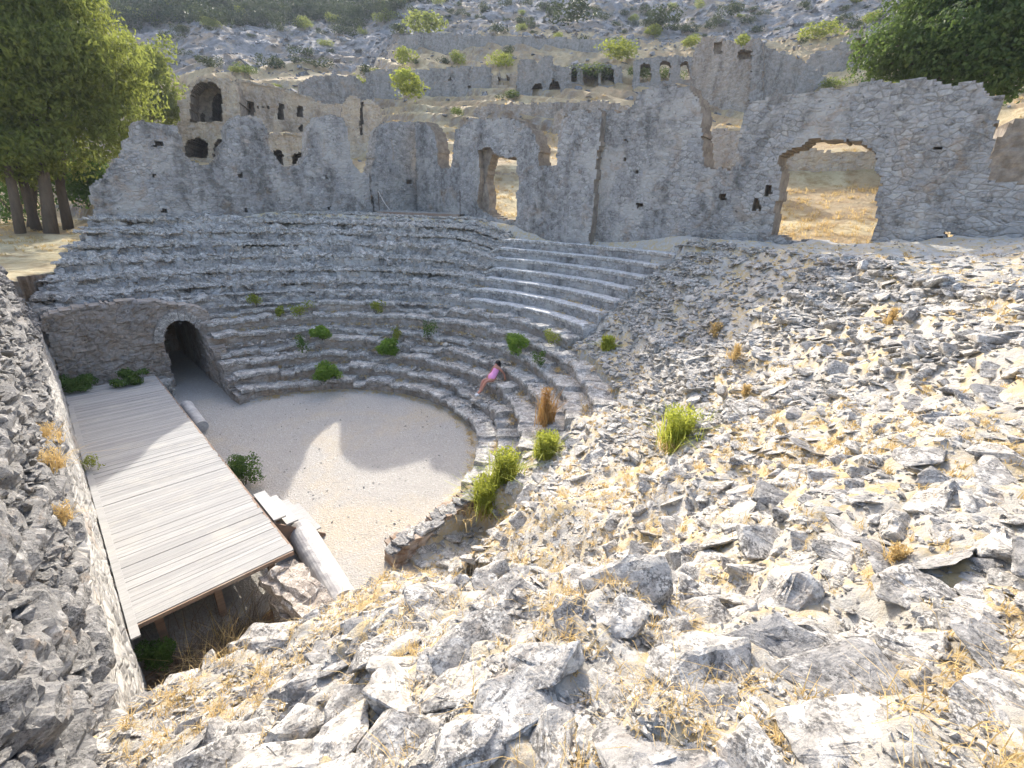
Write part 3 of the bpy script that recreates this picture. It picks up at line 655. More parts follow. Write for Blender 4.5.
for p_, hgt in ((a+nrm*.3, 1.25), (b+nrm*.2, 1.3)):
    m = MB(); q = p_-ctr; m.tube([q+np.array([0, 0, -.35]), q+np.array([0, 0, hgt])], .022, 6); m.build('rail_post', M['iron'], WK)
m = MB(); q0 = a+nrm*.3-ctr+np.array([0, 0, 1.15]); q1 = a+d*.16-ctr+np.array([0, 0, .1]); m.tube([q0, q0*.5+q1*.5-np.array([0, 0, .1]), q1], .025, 6); m.build('slack_rope', M['rope'], WK)
# ------------------------------------------------------------------ stones
def rock_mesh(seed, kind, detail):
    rg = np.random.default_rng(seed); bm = bmesh.new()
    n = 9 if detail == 0 else 15
    fl = {'block': .52, 'slab': .22, 'wedge': .38}[kind]
    P = rg.uniform(-1, 1, (n, 3)); P /= (np.abs(P).max(1, keepdims=True)**.75); P *= np.array([1, .72, fl])*.5
    for q in P: bm.verts.new(q)
    r_ = bmesh.ops.convex_hull(bm, input=bm.verts); bmesh.ops.delete(bm, geom=[g for g in r_['geom_interior'] if isinstance(g, bmesh.types.BMVert)], context='VERTS')
    if detail >= 1:
        bmesh.ops.bevel(bm, geom=list(bm.edges), offset=.022, segments=1, affect='EDGES', profile=.6, clamp_overlap=True)
        pts_ = [v.co.copy() for v in bm.verts]; bm.free(); bm = bmesh.new()
        for q in pts_: bm.verts.new(q)
        bmesh.ops.remove_doubles(bm, verts=bm.verts, dist=.008); r_ = bmesh.ops.convex_hull(bm, input=bm.verts); bmesh.ops.delete(bm, geom=[g for g in set(r_['geom_interior']+r_['geom_unused']) if isinstance(g, bmesh.types.BMVert)], context='VERTS')
        bmesh.ops.triangulate(bm, faces=bm.faces)
    if detail >= 2:
        for _ in range(2):
            lo = [e for e in bm.edges if e.calc_length() > (.22 if _ == 0 else .11)]
            bmesh.ops.subdivide_edges(bm, edges=lo, cuts=1, use_grid_fill=True); bmesh.ops.triangulate(bm, faces=bm.faces)
        V = np.array([v.co for v in bm.verts]); o = seed*1.37
        N_ = V/np.maximum(.05, np.linalg.norm(V, axis=1, keepdims=True))
        lay = np.floor(V[:, 2]*9+1.2*vnoise(V[:, 0]*2+o, V[:, 1]*2))
        d = .06*fbm(V[:, 0]*3.3+o, V[:, 1]*3.3, V[:, 2]*5, 3)+.035*vnoise(lay*3.1+o, V[:, 0]*1.5, V[:, 1]*1.5)
        d = d-.10*sstep(.30, .55, vnoise(V[:, 0]*4+o, V[:, 1]*4, V[:, 2]*4))
        V = V+N_*d[:, None]+.012*np.stack([vnoise(V[:, 0]*14+o+k, V[:, 1]*14, V[:, 2]*14) for k in (0, 5, 9)], -1)
        for v, q in zip(bm.verts, V): v.co = q
    bmesh.ops.triangulate(bm, faces=bm.faces); bmesh.ops.recalc_face_normals(bm, faces=bm.faces)
    V = np.array([v.co for v in bm.verts]); bm.verts.index_update(); Fc = np.array([[v.index for v in f.verts] for f in bm.faces]); bm.free()
    return V, Fc
KINDS = ['block', 'slab', 'wedge', 'slab', 'block', 'slab', 'wedge', 'block', 'slab', 'wedge', 'slab', 'block']
LIB = {d: [rock_mesh(100*d+k, KINDS[k % 12], d) for k in range(n)] for d, n in ((0, 14), (1, 18), (2, 24))}
BIG = [mesh_from('loose_stone', v, f, [M['slab'] if KINDS[k % 12] == 'slab' and k % 2 else M['rock']]) for k, (v, f) in enumerate(LIB[2])]

for k in range(14):
    xx = 3.95+.19*k; o = link('coping_stone', BIG[(1, 3, 5, 8, 10, 13, 15, 17, 20, 22)[k % 10]], BS); o.location = (xx-5.2, rng.normal(.0, .05), np.interp(xx, [3.9, 5, 6.5], [.53, .58, .90])+rng.normal(0, .015)); o.scale = (.36*rng.uniform(.8, 1.2), .62*rng.uniform(.85, 1.2), .45); o.rotation_euler = (rng.normal(0, .06), rng.normal(0, .06), rng.normal(0, .25))
def rotm(rx, ry, rz):
    cx, sx, cy, sy, cz, sz = np.cos(rx), np.sin(rx), np.cos(ry), np.sin(ry), np.cos(rz), np.sin(rz)
    Z_ = np.zeros_like(rx); O_ = np.ones_like(rx)
    X = np.stack([O_, Z_, Z_, Z_, cx, -sx, Z_, sx, cx], -1).reshape(-1, 3, 3); Y = np.stack([cy, Z_, sy, Z_, O_, Z_, -sy, Z_, cy], -1).reshape(-1, 3, 3)
    Zm = np.stack([cz, -sz, Z_, sz, cz, Z_, Z_, Z_, O_], -1).reshape(-1, 3, 3); return Zm@Y@X
def merge_stones(name, lib, P, S, Rm, mats, parent=None, **kw):
    ch = rng.integers(0, len(lib), len(P)); Vs = []; Fs = []; MI = []; b = 0
    for k, (v, f) in enumerate(lib):
        w = np.nonzero(ch == k)[0]
        if not len(w): continue
        W = np.einsum('nij,vj->nvi', Rm[w], v)*1.0
        W = np.einsum('nij,nvj->nvi', Rm[w], v[None]*S[w][:, None, :])+P[w][:, None, :]
        Vs.append(W.reshape(-1, 3)); Fs.append((f[None]+b+(np.arange(len(w))*len(v))[:, None, None]).reshape(-1, 3)); b += len(w)*len(v)
    return link(name, mesh_from(name, np.concatenate(Vs), np.concatenate(Fs), mats), parent, **kw)

def lat(x, y, e=.15):
    z = ground_h(x, y, False); return z, (ground_h(x+e, y, False)-z)/e, (ground_h(x, y+e, False)-z)/e
# 1. large stones on the near slope, kept apart by a grid; 2. the small ones between them
def in_view(P, mg=60):
    q = P-EYEV; z = q@FWD; u = 512+F*(q@RGT)/np.maximum(z, .01); v = 384-F*(q@UPV)/np.maximum(z, .01)
    return (z > .2) & (u > -mg) & (u < 1024+mg) & (v > -mg) & (v < 768+mg*2), u, v
placed = {}
def free(x, y, r):
    c = .5; gx_, gy_ = int(math.floor(x/c)), int(math.floor(y/c))
    for a_ in range(-1, 2):
        for b_ in range(-1, 2):
            for (X, Y, q) in placed.get((gx_+a_, gy_+b_), ()):
                if (X-x)**2+(Y-y)**2 < (.64*(q+r))**2: return False
    placed.setdefault((gx_, gy_), []).append((x, y, r)); return True
cand = []
N0 = 90000
dd = .7*np.exp(rng.random(N0)*math.log(21/.7)); aa = np.radians(rng.uniform(-12, 112, N0)); cx_, cy_ = dd*np.sin(aa), dd*np.cos(aa)
ok = near_zone(cx_, cy_) & (cx_ < 18.8) & (cx_ > -.5); cx_, cy_, dd = cx_[ok], cy_[ok], dd[ok]
sz_ = np.exp(rng.normal(-2.42, .58, len(cx_)))*(1+.25*sstep(4, 10, dd)); sz_ = np.clip(sz_, .05, .42)
straw = fbm(cx_*.55, cy_*.55, 12.0, 3)                     # strips of dry grass keep fewer stones
rz_ = theta(cx_, cy_)
strip = np.abs((reff(cx_, cy_)-10.0)-.25*fbm(cx_*.6, cy_*.6, 2, 2)*2) < .62
sz_ = np.where(strip, sz_*.42, sz_)
okp = (cx_ < 16.6+.4*fbm(cx_, cy_, 3.0, 2)) & ((straw < .22) | (rng.random(len(cx_)) < .45))
order = np.argsort(-sz_); keep = []
for k in order:
    if okp[k] and free(cx_[k], cy_[k], sz_[k]*.5): keep.append(k)
keep = np.array(keep); X, Y, S0 = cx_[keep], cy_[keep], sz_[keep]
Z, dzx, dzy = lat(X, Y)
dzx = np.clip(dzx, -.8, .8); dzy = np.clip(dzy, -.8, .8)
Z = ground_h(X, Y)
P = np.stack([X, Y, Z], -1); vis, u_, v_ = in_view(P)
P, S0, dzx, dzy = P[vis], S0[vis], dzx[vis], dzy[vis]
n = len(P)
Rm = rotm(np.arctan(dzy)*.7+rng.normal(0, .13, n), -np.arctan(dzx)*.7+rng.normal(0, .13, n), rng.normal(R(-35), .6, n)+np.where(rng.random(n) < .5, 0, math.pi))
SC = S0[:, None]*rng.uniform(.85, 1.3, (n, 3))*np.array([1.08, 1.08, .72]); P = P-np.array([0, 0, 1])*(S0*.06)[:, None]
dist = np.linalg.norm(P-EYEV, axis=1); app = S0/dist
# a few set by hand where the photograph shows them: px, py, size
HAND = [(765, 648, .52, 1, 'pale grey slab split into layers, lying on straw left of the long flat slab'), (838, 690, .55, 1, 'long flat grey slab with a straight dark edge, lowest big slab right of the middle'), (618, 622, .34, 0, 'pitted grey and white boulder standing proud on the rubble slope'), (545, 672, .36, 0, 'smooth mid grey boulder with a pale top, below the pitted boulder'), (505, 712, .44, 2, 'cream topped angular block beside the smooth grey boulder'), (462, 745, .40, 2, 'bluish grey rounded block with a dark cleft at the bottom edge'), (265, 640, .50, 2, 'pale rim stone overlooking the pit of dry brush'), (918, 408, .42, 1, 'dark grey flat stone lying alone on pale straw slope'), (925, 462, .42, 0, 'dark shadowed block with a brown underside on the upper slope'), (1000, 478, .55, 1, 'dark slab jutting from the slope at the right edge'), (985, 660, .42, 1, 'bluish flat slab tilted up beside the right edge'), (915, 655, .32, 0, 'knobbly grey block propped beside a thin flagstone'), (785, 605, .50, 0, 'large white lichen covered block with black cracks'), (905, 590, .40, 2, 'dark banded stone lying on pale lichen rubble'), (840, 740, .46, 0, 'white crusted boulder below the long flat slab'), (520, 570, .34, 0, 'brown shadowed cube shaped block on the near rim'), (695, 550, .36, 1, 'mid grey sharp edged stone high on the straw strip'), (300, 730, .34, 0, 'grey block in straw near the foot of the stage wall')]
used = 0
for (px, py, s, lk, lab) in HAND:
    tt = np.arange(1, 25, .02); q = EYEV+ray(px, py)*tt[:, None]; t_ = np.nonzero(q[:, 2] < ground_h(q[:, 0], q[:, 1]))[0]
    if not len(t_): continue
    t_ = q[t_[0]]
    ks = [k for k in range(24) if KINDS[k % 12] == ['block', 'slab', 'wedge'][lk]]; me = BIG[ks[used % len(ks)]]; used += 1
    o = link('boulder' if lk != 1 else 'stone_slab', me, None, lab, 'boulder' if lk != 1 else 'stone slab', None, None, tuple(t_+np.array([0, 0, s*.05])))
    o.rotation_euler = (rng.normal(.12, .1), rng.normal(-.12, .1), R(-35)+rng.normal(0, .3)); o.scale = (s*1.02, s*.95, s*.6)
    far_ = np.hypot(P[:, 0]-t_[0], P[:, 1]-t_[1]) > s*.55; P, S0, Rm, SC, dist, app = P[far_], S0[far_], Rm[far_], SC[far_], dist[far_], app[far_]
order = np.argsort(-app); top = order[:280]; rest = order[280:]
import mathutils
def stone_label(p, s, k):
    u, v = proj(p); slab = KINDS[k % 12] == 'slab'
    return ('stone_slab', 'stone slab', 'flat grey limestone slab among the rubble of the near slope', 'slabs strewn over the near slope') if slab else ('loose_stone', 'stone', 'angular pale limestone rubble stone on the near slope', 'loose stones of the near slope')
for k, i in enumerate(top):
    b = int(rng.integers(0, 24)); nm, cat, lab, grp = stone_label(P[i], S0[i], b)
    o = link(nm, BIG[b], None, lab, cat, grp); o.matrix_world = mathutils.Matrix.LocRotScale(mathutils.Vector(P[i]), mathutils.Matrix(Rm[i].tolist()).to_quaternion(), mathutils.Vector(SC[i]))
near_r = rest[dist[rest] < 7.5]; far_r = rest[dist[rest] >= 7.5]
merge_stones('rubble_stones', LIB[2], P[near_r], SC[near_r], Rm[near_r], M['rock'], label='countless small stones covering the near slope', cat='rubble', kind='stuff')
merge_stones('rubble_stones', LIB[1], P[far_r], SC[far_r]*1.1, Rm[far_r], M['rock'], label='countless broken stones covering the upper right slope', cat='rubble', kind='stuff')
# 3. chips: very many, small
def scatter_chips(N, near_d, far_d, smin, smax, lib, name, label, zone):
    d_ = near_d*np.exp(rng.random(N)*math.log(far_d/near_d)); a_ = np.radians(rng.uniform(-14, 112, N)); x, y = d_*np.sin(a_), d_*np.cos(a_)
    k = zone(x, y); x, y = x[k], y[k]; z = ground_h(x, y); p = np.stack([x, y, z], -1); v, _, _ = in_view(p, 20); p = p[v]; n = len(p)
    s = rng.uniform(smin, smax, n)*(.6+.05*np.linalg.norm(p-EYEV, axis=1)); Rr = rotm(rng.normal(0, .5, n), rng.normal(0, .5, n), rng.uniform(0, 6.28, n))
    merge_stones(name, lib, p, s[:, None]*rng.uniform(.7, 1.3, (n, 3)), Rr, M['rockfar'], label=label, cat='rubble', kind='stuff')
scatter_chips(30000, .8, 20, .016, .062, LIB[1], 'stone_chips', 'small pale stone chips between the stones of the near slope', lambda x, y: near_zone(x, y) & (x < 18.6) & (x > -.4))
def wall_stones():
    N = 6500; y = -1.5+26*rng.random(N)**1.7; t_ = rng.random(N); zz = np.where(t_ < .72, 3.5+2.2*t_/.72, 5.75); xx = np.where(t_ < .72, np.interp(zz, [3.3, 3.75, 4.3, 4.9, 5.45, 5.72], [-.44, -.56, -.68, -.80, -.92, -1.1]), -1.1-1.0*(t_-.72)/.28)
    zz = zz-.36*fbm(y*.35, 1.7, 0, 3)-sstep(21.5, 24.3, y)*np.maximum(0, zz-3.4)*.95; n = N
    sz = np.clip(np.exp(rng.normal(-2.1, .5, n)), .05, .34)*(.75+.02*y); Rr = rotm(rng.normal(0, .25, n), rng.normal(.35, .3, n), rng.normal(math.pi/2, .5, n))
    o = merge_stones('embedded_stones', LIB[2], np.stack([xx+1.3, y-10, zz], -1), sz[:, None]*rng.uniform(.8, 1.3, (n, 3)), Rr, M['wallrock'], SW, kind='stuff')
wall_stones()
def upper_slope():
    N = 26000; r = R0+DR*rng.uniform(5.5, 14.6, N); th = rng.uniform(-85, -20, N); x, y = CX+r*np.cos(R(1)*th), CY+r*np.sin(R(1)*th)
    k = near_zone(x, y) & (np.hypot(x, y) > 8.0) & (x < 17.0+.5*fbm(x, y, 3.0, 2)+np.where(y > 6, 1.6, 0)) & (rng.random(N) < np.where((fbm(x*.55, y*.55, 12.0, 3) < .10) & (np.abs(reff(x, y)-10.0) > .6), .7, .12)); x, y = x[k], y[k]; z = ground_h(x, y); n = len(x)
    sz = np.clip(np.exp(rng.normal(-1.95, .42, n)), .07, .42); p = np.stack([x, y, z+.02], -1)
    Rr = rotm(rng.normal(0, .22, n), rng.normal(0, .22, n), rng.uniform(0, 6.28, n))
    merge_stones('fallen_masonry', LIB[1], p, sz[:, None]*rng.uniform(.8, 1.3, (n, 3)), Rr, M['rockfar'], label='loose grey building stones spread over the slope below the tall wall', cat='rubble', kind='stuff')
upper_slope()
# 4. rubble over the upper far seats and lower rows
def far_rubble():
    N = 60000; r = R0+DR*rng.uniform(.4, 14.6, N); th = rng.uniform(-30, 90, N); x, y = CX+r*np.cos(R(1)*th), CY+r*np.sin(R(1)*th)
    n2 = 16000; x = np.concatenate([x, rng.uniform(-.4, CX, n2), rng.uniform(8, 18.6, 9000)]); y = np.concatenate([y, rng.uniform(22.8, 28, n2), rng.uniform(19, 27.8, 9000)])
    r = reff(x, y); th = np.where(x < CX, 95, theta(x, y)); s = (r-R0)/DR; i = np.floor(s); fr = s-i
    dens = np.where((th > 19) & (s > 8), 1.0, np.where((s > 7.2) & (th < -19), .55, .10))
    dens = np.where((th > 24) & (s > 6.2) & (s < 8), .45, dens); dens = np.where((th < 18) & (th > -20) & (s > 7), .0, dens); dens = np.where((th < 18) & (th > -20) & (s >= 14), .5, dens)
    k = (rng.random(len(x)) < dens) & ~near_zone(x, y) & (x > np.maximum(wing_edge(y)+rng.normal(0, .12, len(x)), -.45)) & (x < 18.7) & (y < 27.9)
    wd = (WKB-WKA)[:2]/np.linalg.norm((WKB-WKA)[:2]); k &= (np.abs((x-WKA[0])*-wd[1]+(y-WKA[1])*wd[0]-.2) > .95)
    x, y, s, i, fr, th, r = x[k], y[k], s[k], i[k], fr[k], th[k], r[k]
    up = (th > 19) & (s > 8)
    z = np.where(up, RISE*(i+.55+.38*fr), RISE*(i+1)-.02); z = np.minimum(z, 6.0+.62*sstep(14.7, 15.6, r)+.06*(r-14.8))+.62*sstep(16, 30, th)*sstep(6.5, 13.5, i)*(i < 14)+.3*sstep(16, 30, th)*(i >= 14); n = len(x)
    sz = np.exp(rng.normal(-1.85, .42, n))*np.where(up, 1.0, .55); sz = np.clip(sz, .06, .42)
    Rr = rotm(rng.normal(0, .22, n), rng.normal(0, .22, n), rng.uniform(0, 6.28, n)); p = np.stack([x, y, z+.02], -1)
    merge_stones('fallen_masonry', LIB[1], p, sz[:, None]*rng.uniform(.8, 1.3, (n, 3)), Rr, M['rockfar'], label='loose grey building stones spread over the upper far seats', cat='rubble', kind='stuff')
far_rubble()
def floor_pebbles():
    n = 420; a_ = rng.uniform(0, 6.28, n); r_ = R0*np.sqrt(rng.random(n)); x = CX+r_*np.cos(a_); y = CY+r_*np.sin(a_); k = x > 2.9; x, y = x[k], y[k]; n = len(x); s = rng.uniform(.02, .075, n)
    merge_stones('floor_pebbles', LIB[1], np.stack([x, y, s*.15], -1), s[:, None]*np.ones((n, 3)), rotm(rng.normal(0, .4, n), rng.normal(0, .4, n), rng.uniform(0, 6.28, n)), M['rockfar'], label='small stray stones on the gravel orchestra floor', cat='pebbles', kind='stuff')
floor_pebbles()

# ------------------------------------------------------------------ dry grass
def blades(P, n, hgt, wid, lean, seed=0, curve=.5, spread=.35):
    """P roots (k,3); n blades each; returns verts, quads (two segments per blade)"""
    k = len(P); Q = np.repeat(P, n, 0); m = len(Q); h = np.repeat(np.broadcast_to(hgt, k), n)*rng.uniform(.55, 1.15, m); a = rng.uniform(0, 6.283, m)
    ln = np.abs(rng.normal(0, lean, m))+.05; w = np.repeat(np.broadcast_to(wid, k), n); Q = Q+np.stack([rng.normal(0, 1, m)*np.minimum(h*spread, .12), rng.normal(0, 1, m)*np.minimum(h*spread, .12), np.zeros(m)], -1)
    dx = np.stack([np.cos(a), np.sin(a), np.zeros(m)], -1); pr = np.stack([-np.sin(a+.6), np.cos(a+.6), np.zeros(m)], -1)*w[:, None]*.5
    A = Q; B = Q+dx*(ln*h*.45)[:, None]; B[:, 2] += h*.6; C = Q+dx*(ln*h*(1+curve))[:, None]; C[:, 2] += h*(1-.25*ln)
    V = np.stack([A-pr, A+pr, B+pr*.8, B-pr*.8, C+pr*.2, C-pr*.2], 1).reshape(-1, 3); b = np.arange(m)[:, None]*6
    Fc = np.concatenate([b+np.array([[0, 1, 2, 3]]), b+np.array([[3, 2, 4, 5]])], 0); return V, Fc
def straw_field():
    Vs, Fs, b = [], [], 0
    N = 20000; d_ = .9*np.exp(rng.random(N)*math.log(19/.9)); a_ = np.radians(rng.uniform(-12, 110, N)); x, y = d_*np.sin(a_), d_*np.cos(a_)
    g = fbm(x*.9, y*.9, 12.0, 3); st = np.abs((reff(x, y)-10.0)-.5*fbm(x*.6, y*.6, 2, 2)) < .65
    k = near_zone(x, y) & (x < 18.6) & (x > -.38) & ((g > .02) | st | (rng.random(N) < .22)) & (rng.random(N) < np.clip((d_-.8)/7, .06, 1)); x, y, d_ = x[k], y[k], d_[k]
    P_ = np.stack([x, y, ground_h(x, y)-.01], -1); v, _, _ = in_view(P_, 40); P_ = P_[v]; d_ = d_[v]
    h = rng.uniform(.03, .09, len(P_)); w = .003+.0009*d_
    v_, f_ = blades(P_, 13, h, w, .9); Vs.append(v_); Fs.append(f_+b); b += len(v_)
    # on the treads of the lower rows
    N = 1500; th = rng.uniform(-60, 88, N); i = rng.integers(0, 9, N); g = fbm(th*.09, i*3.1, 4.0, 3); k = g > .02; th, i = th[k], i[k]
    rr = R0+DR*i+rng.uniform(.36, .62, len(i)); x, y = CX+rr*np.cos(R(1)*th), CY+rr*np.sin(R(1)*th); k = ~near_zone(x, y); x, y, i = x[k], y[k], i[k]
    v_, f_ = blades(np.stack([x, y, RISE*(i+1)-.04], -1), 9, np.full(len(x), .13), np.full(len(x), .016), .8); Vs.append(v_); Fs.append(f_+b); b += len(v_)
    # foot of the first row and the walkway behind the seats
    N = 500; th = rng.uniform(-60, 84, N); rr = R0-.05-np.abs(rng.normal(0, .12, N)); v_, f_ = blades(np.stack([CX+rr*np.cos(R(1)*th), CY+rr*np.sin(R(1)*th), np.zeros(N)], -1), 9, np.full(N, .09), np.full(N, .012), .9); Vs.append(v_); Fs.append(f_+b); b += len(v_)
    link('dry_grass', mesh_from('dry_grass', np.concatenate(Vs), np.concatenate(Fs), M['straw']), label='dry golden grass growing between the stones', cat='grass', kind='stuff')
straw_field()
# ------------------------------------------------------------------ plants of the theatre
def hit(px, py):
    """where a line of sight first meets the seats, the slope or the floor"""
    d = ray(px, py)
    t_ = np.arange(.8, 60, .02); Q = EYEV+d*t_[:, None]; x, y = Q[:, 0], Q[:, 1]; r = reff(x, y); nz = near_zone(x, y)
    i = np.clip(np.floor((r-R0)/DR), 0, NROW-1); h = np.where(nz, ground_h(x, y), np.where((r > R0) & ((x > 4.25) | (y > 22.6)), np.minimum(6.4, RISE*(i+1)), np.where((x < 2.25) & (y > 8) & (y < 21.4), 1.0, 0.0)))
    k = np.nonzero((Q[:, 2] <= h) | (y > 28) | (x > 19.2))[0][0]
    return np.array([x[k], y[k], h[k]])
def stalk_plant(name, mat, base, w, h, n, lean, bw, label, cat='plant', base_mat=None, group=None):
    o = empty(name, tuple(base), label, cat, group)
    k = max(3, n//14); P_ = np.stack([rng.normal(0, w*.22, k), rng.normal(0, w*.22, k), np.full(k, -.03)], -1)
    v, f = blades(P_, 14, np.full(k, h), np.full(k, bw), lean, curve=.3, spread=.12); link('stems', mesh_from('stems', v, f, mat), o)
    # short leaves up the stems
    m = n*3; A = rng.uniform(0, 6.28, m); hh = h*rng.uniform(.25, 1.05, m); rad = w*.5*(hh/h)**.7*np.sqrt(rng.random(m)); c = np.stack([rad*np.cos(A), rad*np.sin(A), hh], -1)
    l = bw*rng.uniform(2.5, 5, m); t1 = rng.normal(0, 1, (m, 3))+np.array([0, 0, 1.2]); t1 /= np.linalg.norm(t1, axis=1, keepdims=True); t2 = np.cross(t1, rng.normal(0, 1, (m, 3))); t2 /= np.linalg.norm(t2, axis=1, keepdims=True)
    V = np.stack([c-t2*(bw*.6), c+t1*l[:, None]*.5+t2*(bw*.2), c+t1*l[:, None], c+t1*l[:, None]*.4-t2*bw*1.3], 1).reshape(-1, 3); link('leaves', mesh_from('leaves', V, np.arange(4*m).reshape(-1, 4), mat), o)
    if base_mat is not None:
        P_ = np.stack([rng.normal(0, w*.3, 14), rng.normal(0, w*.3, 14), np.full(14, -.02)], -1); v, f = blades(P_, 12, np.full(14, h*.45), np.full(14, bw*.8), .7); link('dry_base', mesh_from('dry_base', v, f, base_mat), o)
    return o
def leafy(name, mat, base, w, h, n, leaf, label, cat='shrub', group=None, stem=True):
    o = empty(name, tuple(base), label, cat, group)
    V, Fc = leaf_blob([(rng.normal(0, .24)*w, rng.normal(0, .24)*w, h*rng.uniform(.22, .85), w*rng.uniform(.16, .32), h*rng.uniform(.2, .36)) for _ in range(14)], n, leaf)
    link('foliage', mesh_from('foliage', V, Fc, mat), o)
    if stem:
        m = MB()
        for k in range(4):
            a_ = rng.uniform(0, 6.28); m.tube([(0, 0, -.08), (math.cos(a_)*w*.1, math.sin(a_)*w*.1, h*.25), (math.cos(a_)*w*.25, math.sin(a_)*w*.25, h*.6)], [leaf*.22, leaf*.16, leaf*.08], 5)
        m.build('stem', M['bark'], o)
    return o
def leaf_blob(blobs, n, leaf, hollow=.45, droop=0.0, lf=1.5):
    """n leaf quads spread through several ellipsoids (x, y, z, radius, half height), denser towards their skins"""
    B = np.array(blobs); wt = B[:, 3]**2*B[:, 4]; ch = rng.choice(len(B), n, p=wt/wt.sum()); b = B[ch]
    d = rng.normal(0, 1, (n, 3)); d /= np.linalg.norm(d, axis=1, keepdims=True); rad = (hollow+(1-hollow)*rng.random(n)**.6)
    rad *= 1+.28*fbm(d[:, 0]*2.2+ch*5, d[:, 1]*2.2, d[:, 2]*2.2, 3)*2
    c = b[:, :3]+d*rad[:, None]*np.stack([b[:, 3], b[:, 3], b[:, 4]], -1)
    nn = d+rng.normal(0, .65, (n, 3)); nn /= np.linalg.norm(nn, axis=1, keepdims=True)
    t1 = np.cross(nn, rng.normal(0, 1, (n, 3))); t1[:, 2] -= droop; t1 /= np.linalg.norm(t1, axis=1, keepdims=True); t2 = np.cross(nn, t1); t2 /= np.maximum(1e-6, np.linalg.norm(t2, axis=1, keepdims=True))
    s = leaf*rng.uniform(.6, 1.35, n)[:, None]; A = c-t1*s*lf*.5; C = c+t1*s*lf*.5; Bq = c+t2*s*.42+nn*s*.12; D = c-t2*s*.42+nn*s*.12
    V = np.stack([A, Bq, C, D], 1).reshape(-1, 3); return V, np.arange(4*n).reshape(-1, 4)
def px_m(P_): return F/float(np.dot(np.asarray(P_)-EYEV, FWD))
PL = [  # px, py of the foot; width and height in pixels; kind; label
 (326, 383, 27, 19, 'green', 'bright green leafy weed on the lowest seat of the far curve'), (388, 360, 25, 15, 'green', 'wide low green weed on the second seat, right of the lowest weed'),
 (429, 341, 12, 19, 'dark', 'narrow dull green weed between seat rows, left of the round bright bush'), (517, 362, 26, 21, 'green', 'round bright green bush just above the seated woman'),
 (545, 424, 10, 33, 'dry', 'tall reddish brown dried plant on the seats right of the woman'), (546, 456, 24, 20, 'yellow', 'low yellow green tuft below the dried brown plant'),
 (505, 480, 26, 28, 'yellow', 'yellow green leafy plant at the near end of the orchestra curve'), (487, 511, 28, 30, 'yellowdry', 'yellow green plant with golden base, lowest of the plants by the orchestra'),
 (677, 447, 34, 36, 'yellowdry', 'largest yellow green plant with a straw base, alone on the near slope'), (303, 356, 11, 18, 'dark', 'thin green weed left of the middle on a lower far seat'),
 (323, 342, 20, 12, 'green', 'low green weed on a middle seat row of the far curve'), (257, 309, 12, 10, 'olive', 'small pale green weed near the arched passage, high on the seats'),
 (300, 318, 24, 11, 'olive', 'wide olive weed on the fifth far seat'), (376, 314, 16, 12, 'olive', 'small olive weed high up on the far seats near straw'),
 (396, 340, 9, 12, 'olive', 'tiny olive weed right of the dull narrow weed'), (281, 322, 9, 9, 'olive', 'tiny olive weed beside the wide olive weed'), (538, 375, 12, 14, 'dark', 'small brownish weed right of the round bright bush'), (550, 346, 20, 16, 'olive', 'straggly olive weed at the foot of the clean upper steps'),
 (240, 489, 28, 32, 'deep', 'dense dark green shrub growing beside the wooden deck'), (76, 390, 28, 15, 'deep', 'dark green weed behind the far left corner of the deck'), (131, 384, 22, 14, 'deep', 'dark green weed at the far edge of the deck by the arch'),
 (163, 664, 30, 32, 'deep', 'dark green weed in the pit corner at the stage wall'), (735, 362, 9, 15, 'straw', 'golden grass tuft alone on the mid slope'), (890, 325, 9, 14, 'straw', 'golden grass tuft on the upper right slope'), (745, 395, 10, 8, 'straw', 'brown low grass tuft below the mid slope tuft'), (715, 335, 15, 10, 'straw', 'brownish grass tuft at the edge of the wall shadow'),
 (607, 350, 10, 10, 'yellow', 'tiny yellow green tuft on the worn seat curve'), (895, 562, 20, 15, 'straw', 'golden grass tuft among lichen stones on the lower right'), (90, 470, 22, 14, 'olive', 'straggly weed sprouting between deck and stage wall'),
]
for (px, py, w, h, kd, lab) in PL:
    q = hit(px, py)
    if (px, py) == (240, 489): q = np.array([2.66, 12.75, 0.0])
    s = px_m(q); W, Hh = w/s, h/s*1.08; bw = max(.012, 1.1/s)
    if kd in ('green', 'deep'): leafy('weed' if w < 24 else 'leafy_weed', M['leaf_green' if kd == 'green' else 'leaf_dark'], q, W*(.82 if kd == 'green' else 1), max(Hh*.9, (.62 if kd == 'green' or py == 489 else .4)*W), 2600, max(.03, 1.5/s), lab, 'weed')
    elif kd == 'dark' or kd == 'olive': leafy('weed', M['leaf_dark' if kd == 'dark' else 'leaf_lime'], q, W, Hh, 420, max(.025, 1.2/s), lab, 'weed')
    elif kd == 'dry': stalk_plant('dried_plant', M['leaf_dry'], q, W*.8, Hh, 140, .22, bw*.8, lab)
    elif kd == 'yellow': stalk_plant('yellow_green_plant', M['leaf_yellow'], q, W, Hh, 300, .5, bw, lab)
    elif kd == 'yellowdry': stalk_plant('yellow_green_plant', M['leaf_yellow'], q, W, Hh, 340, .45, bw, lab, base_mat=M['straw'])
    else: stalk_plant('grass_tuft', M['straw'], q, W*.8, Hh, 90, .8, bw*.7, lab, 'grass tuft')
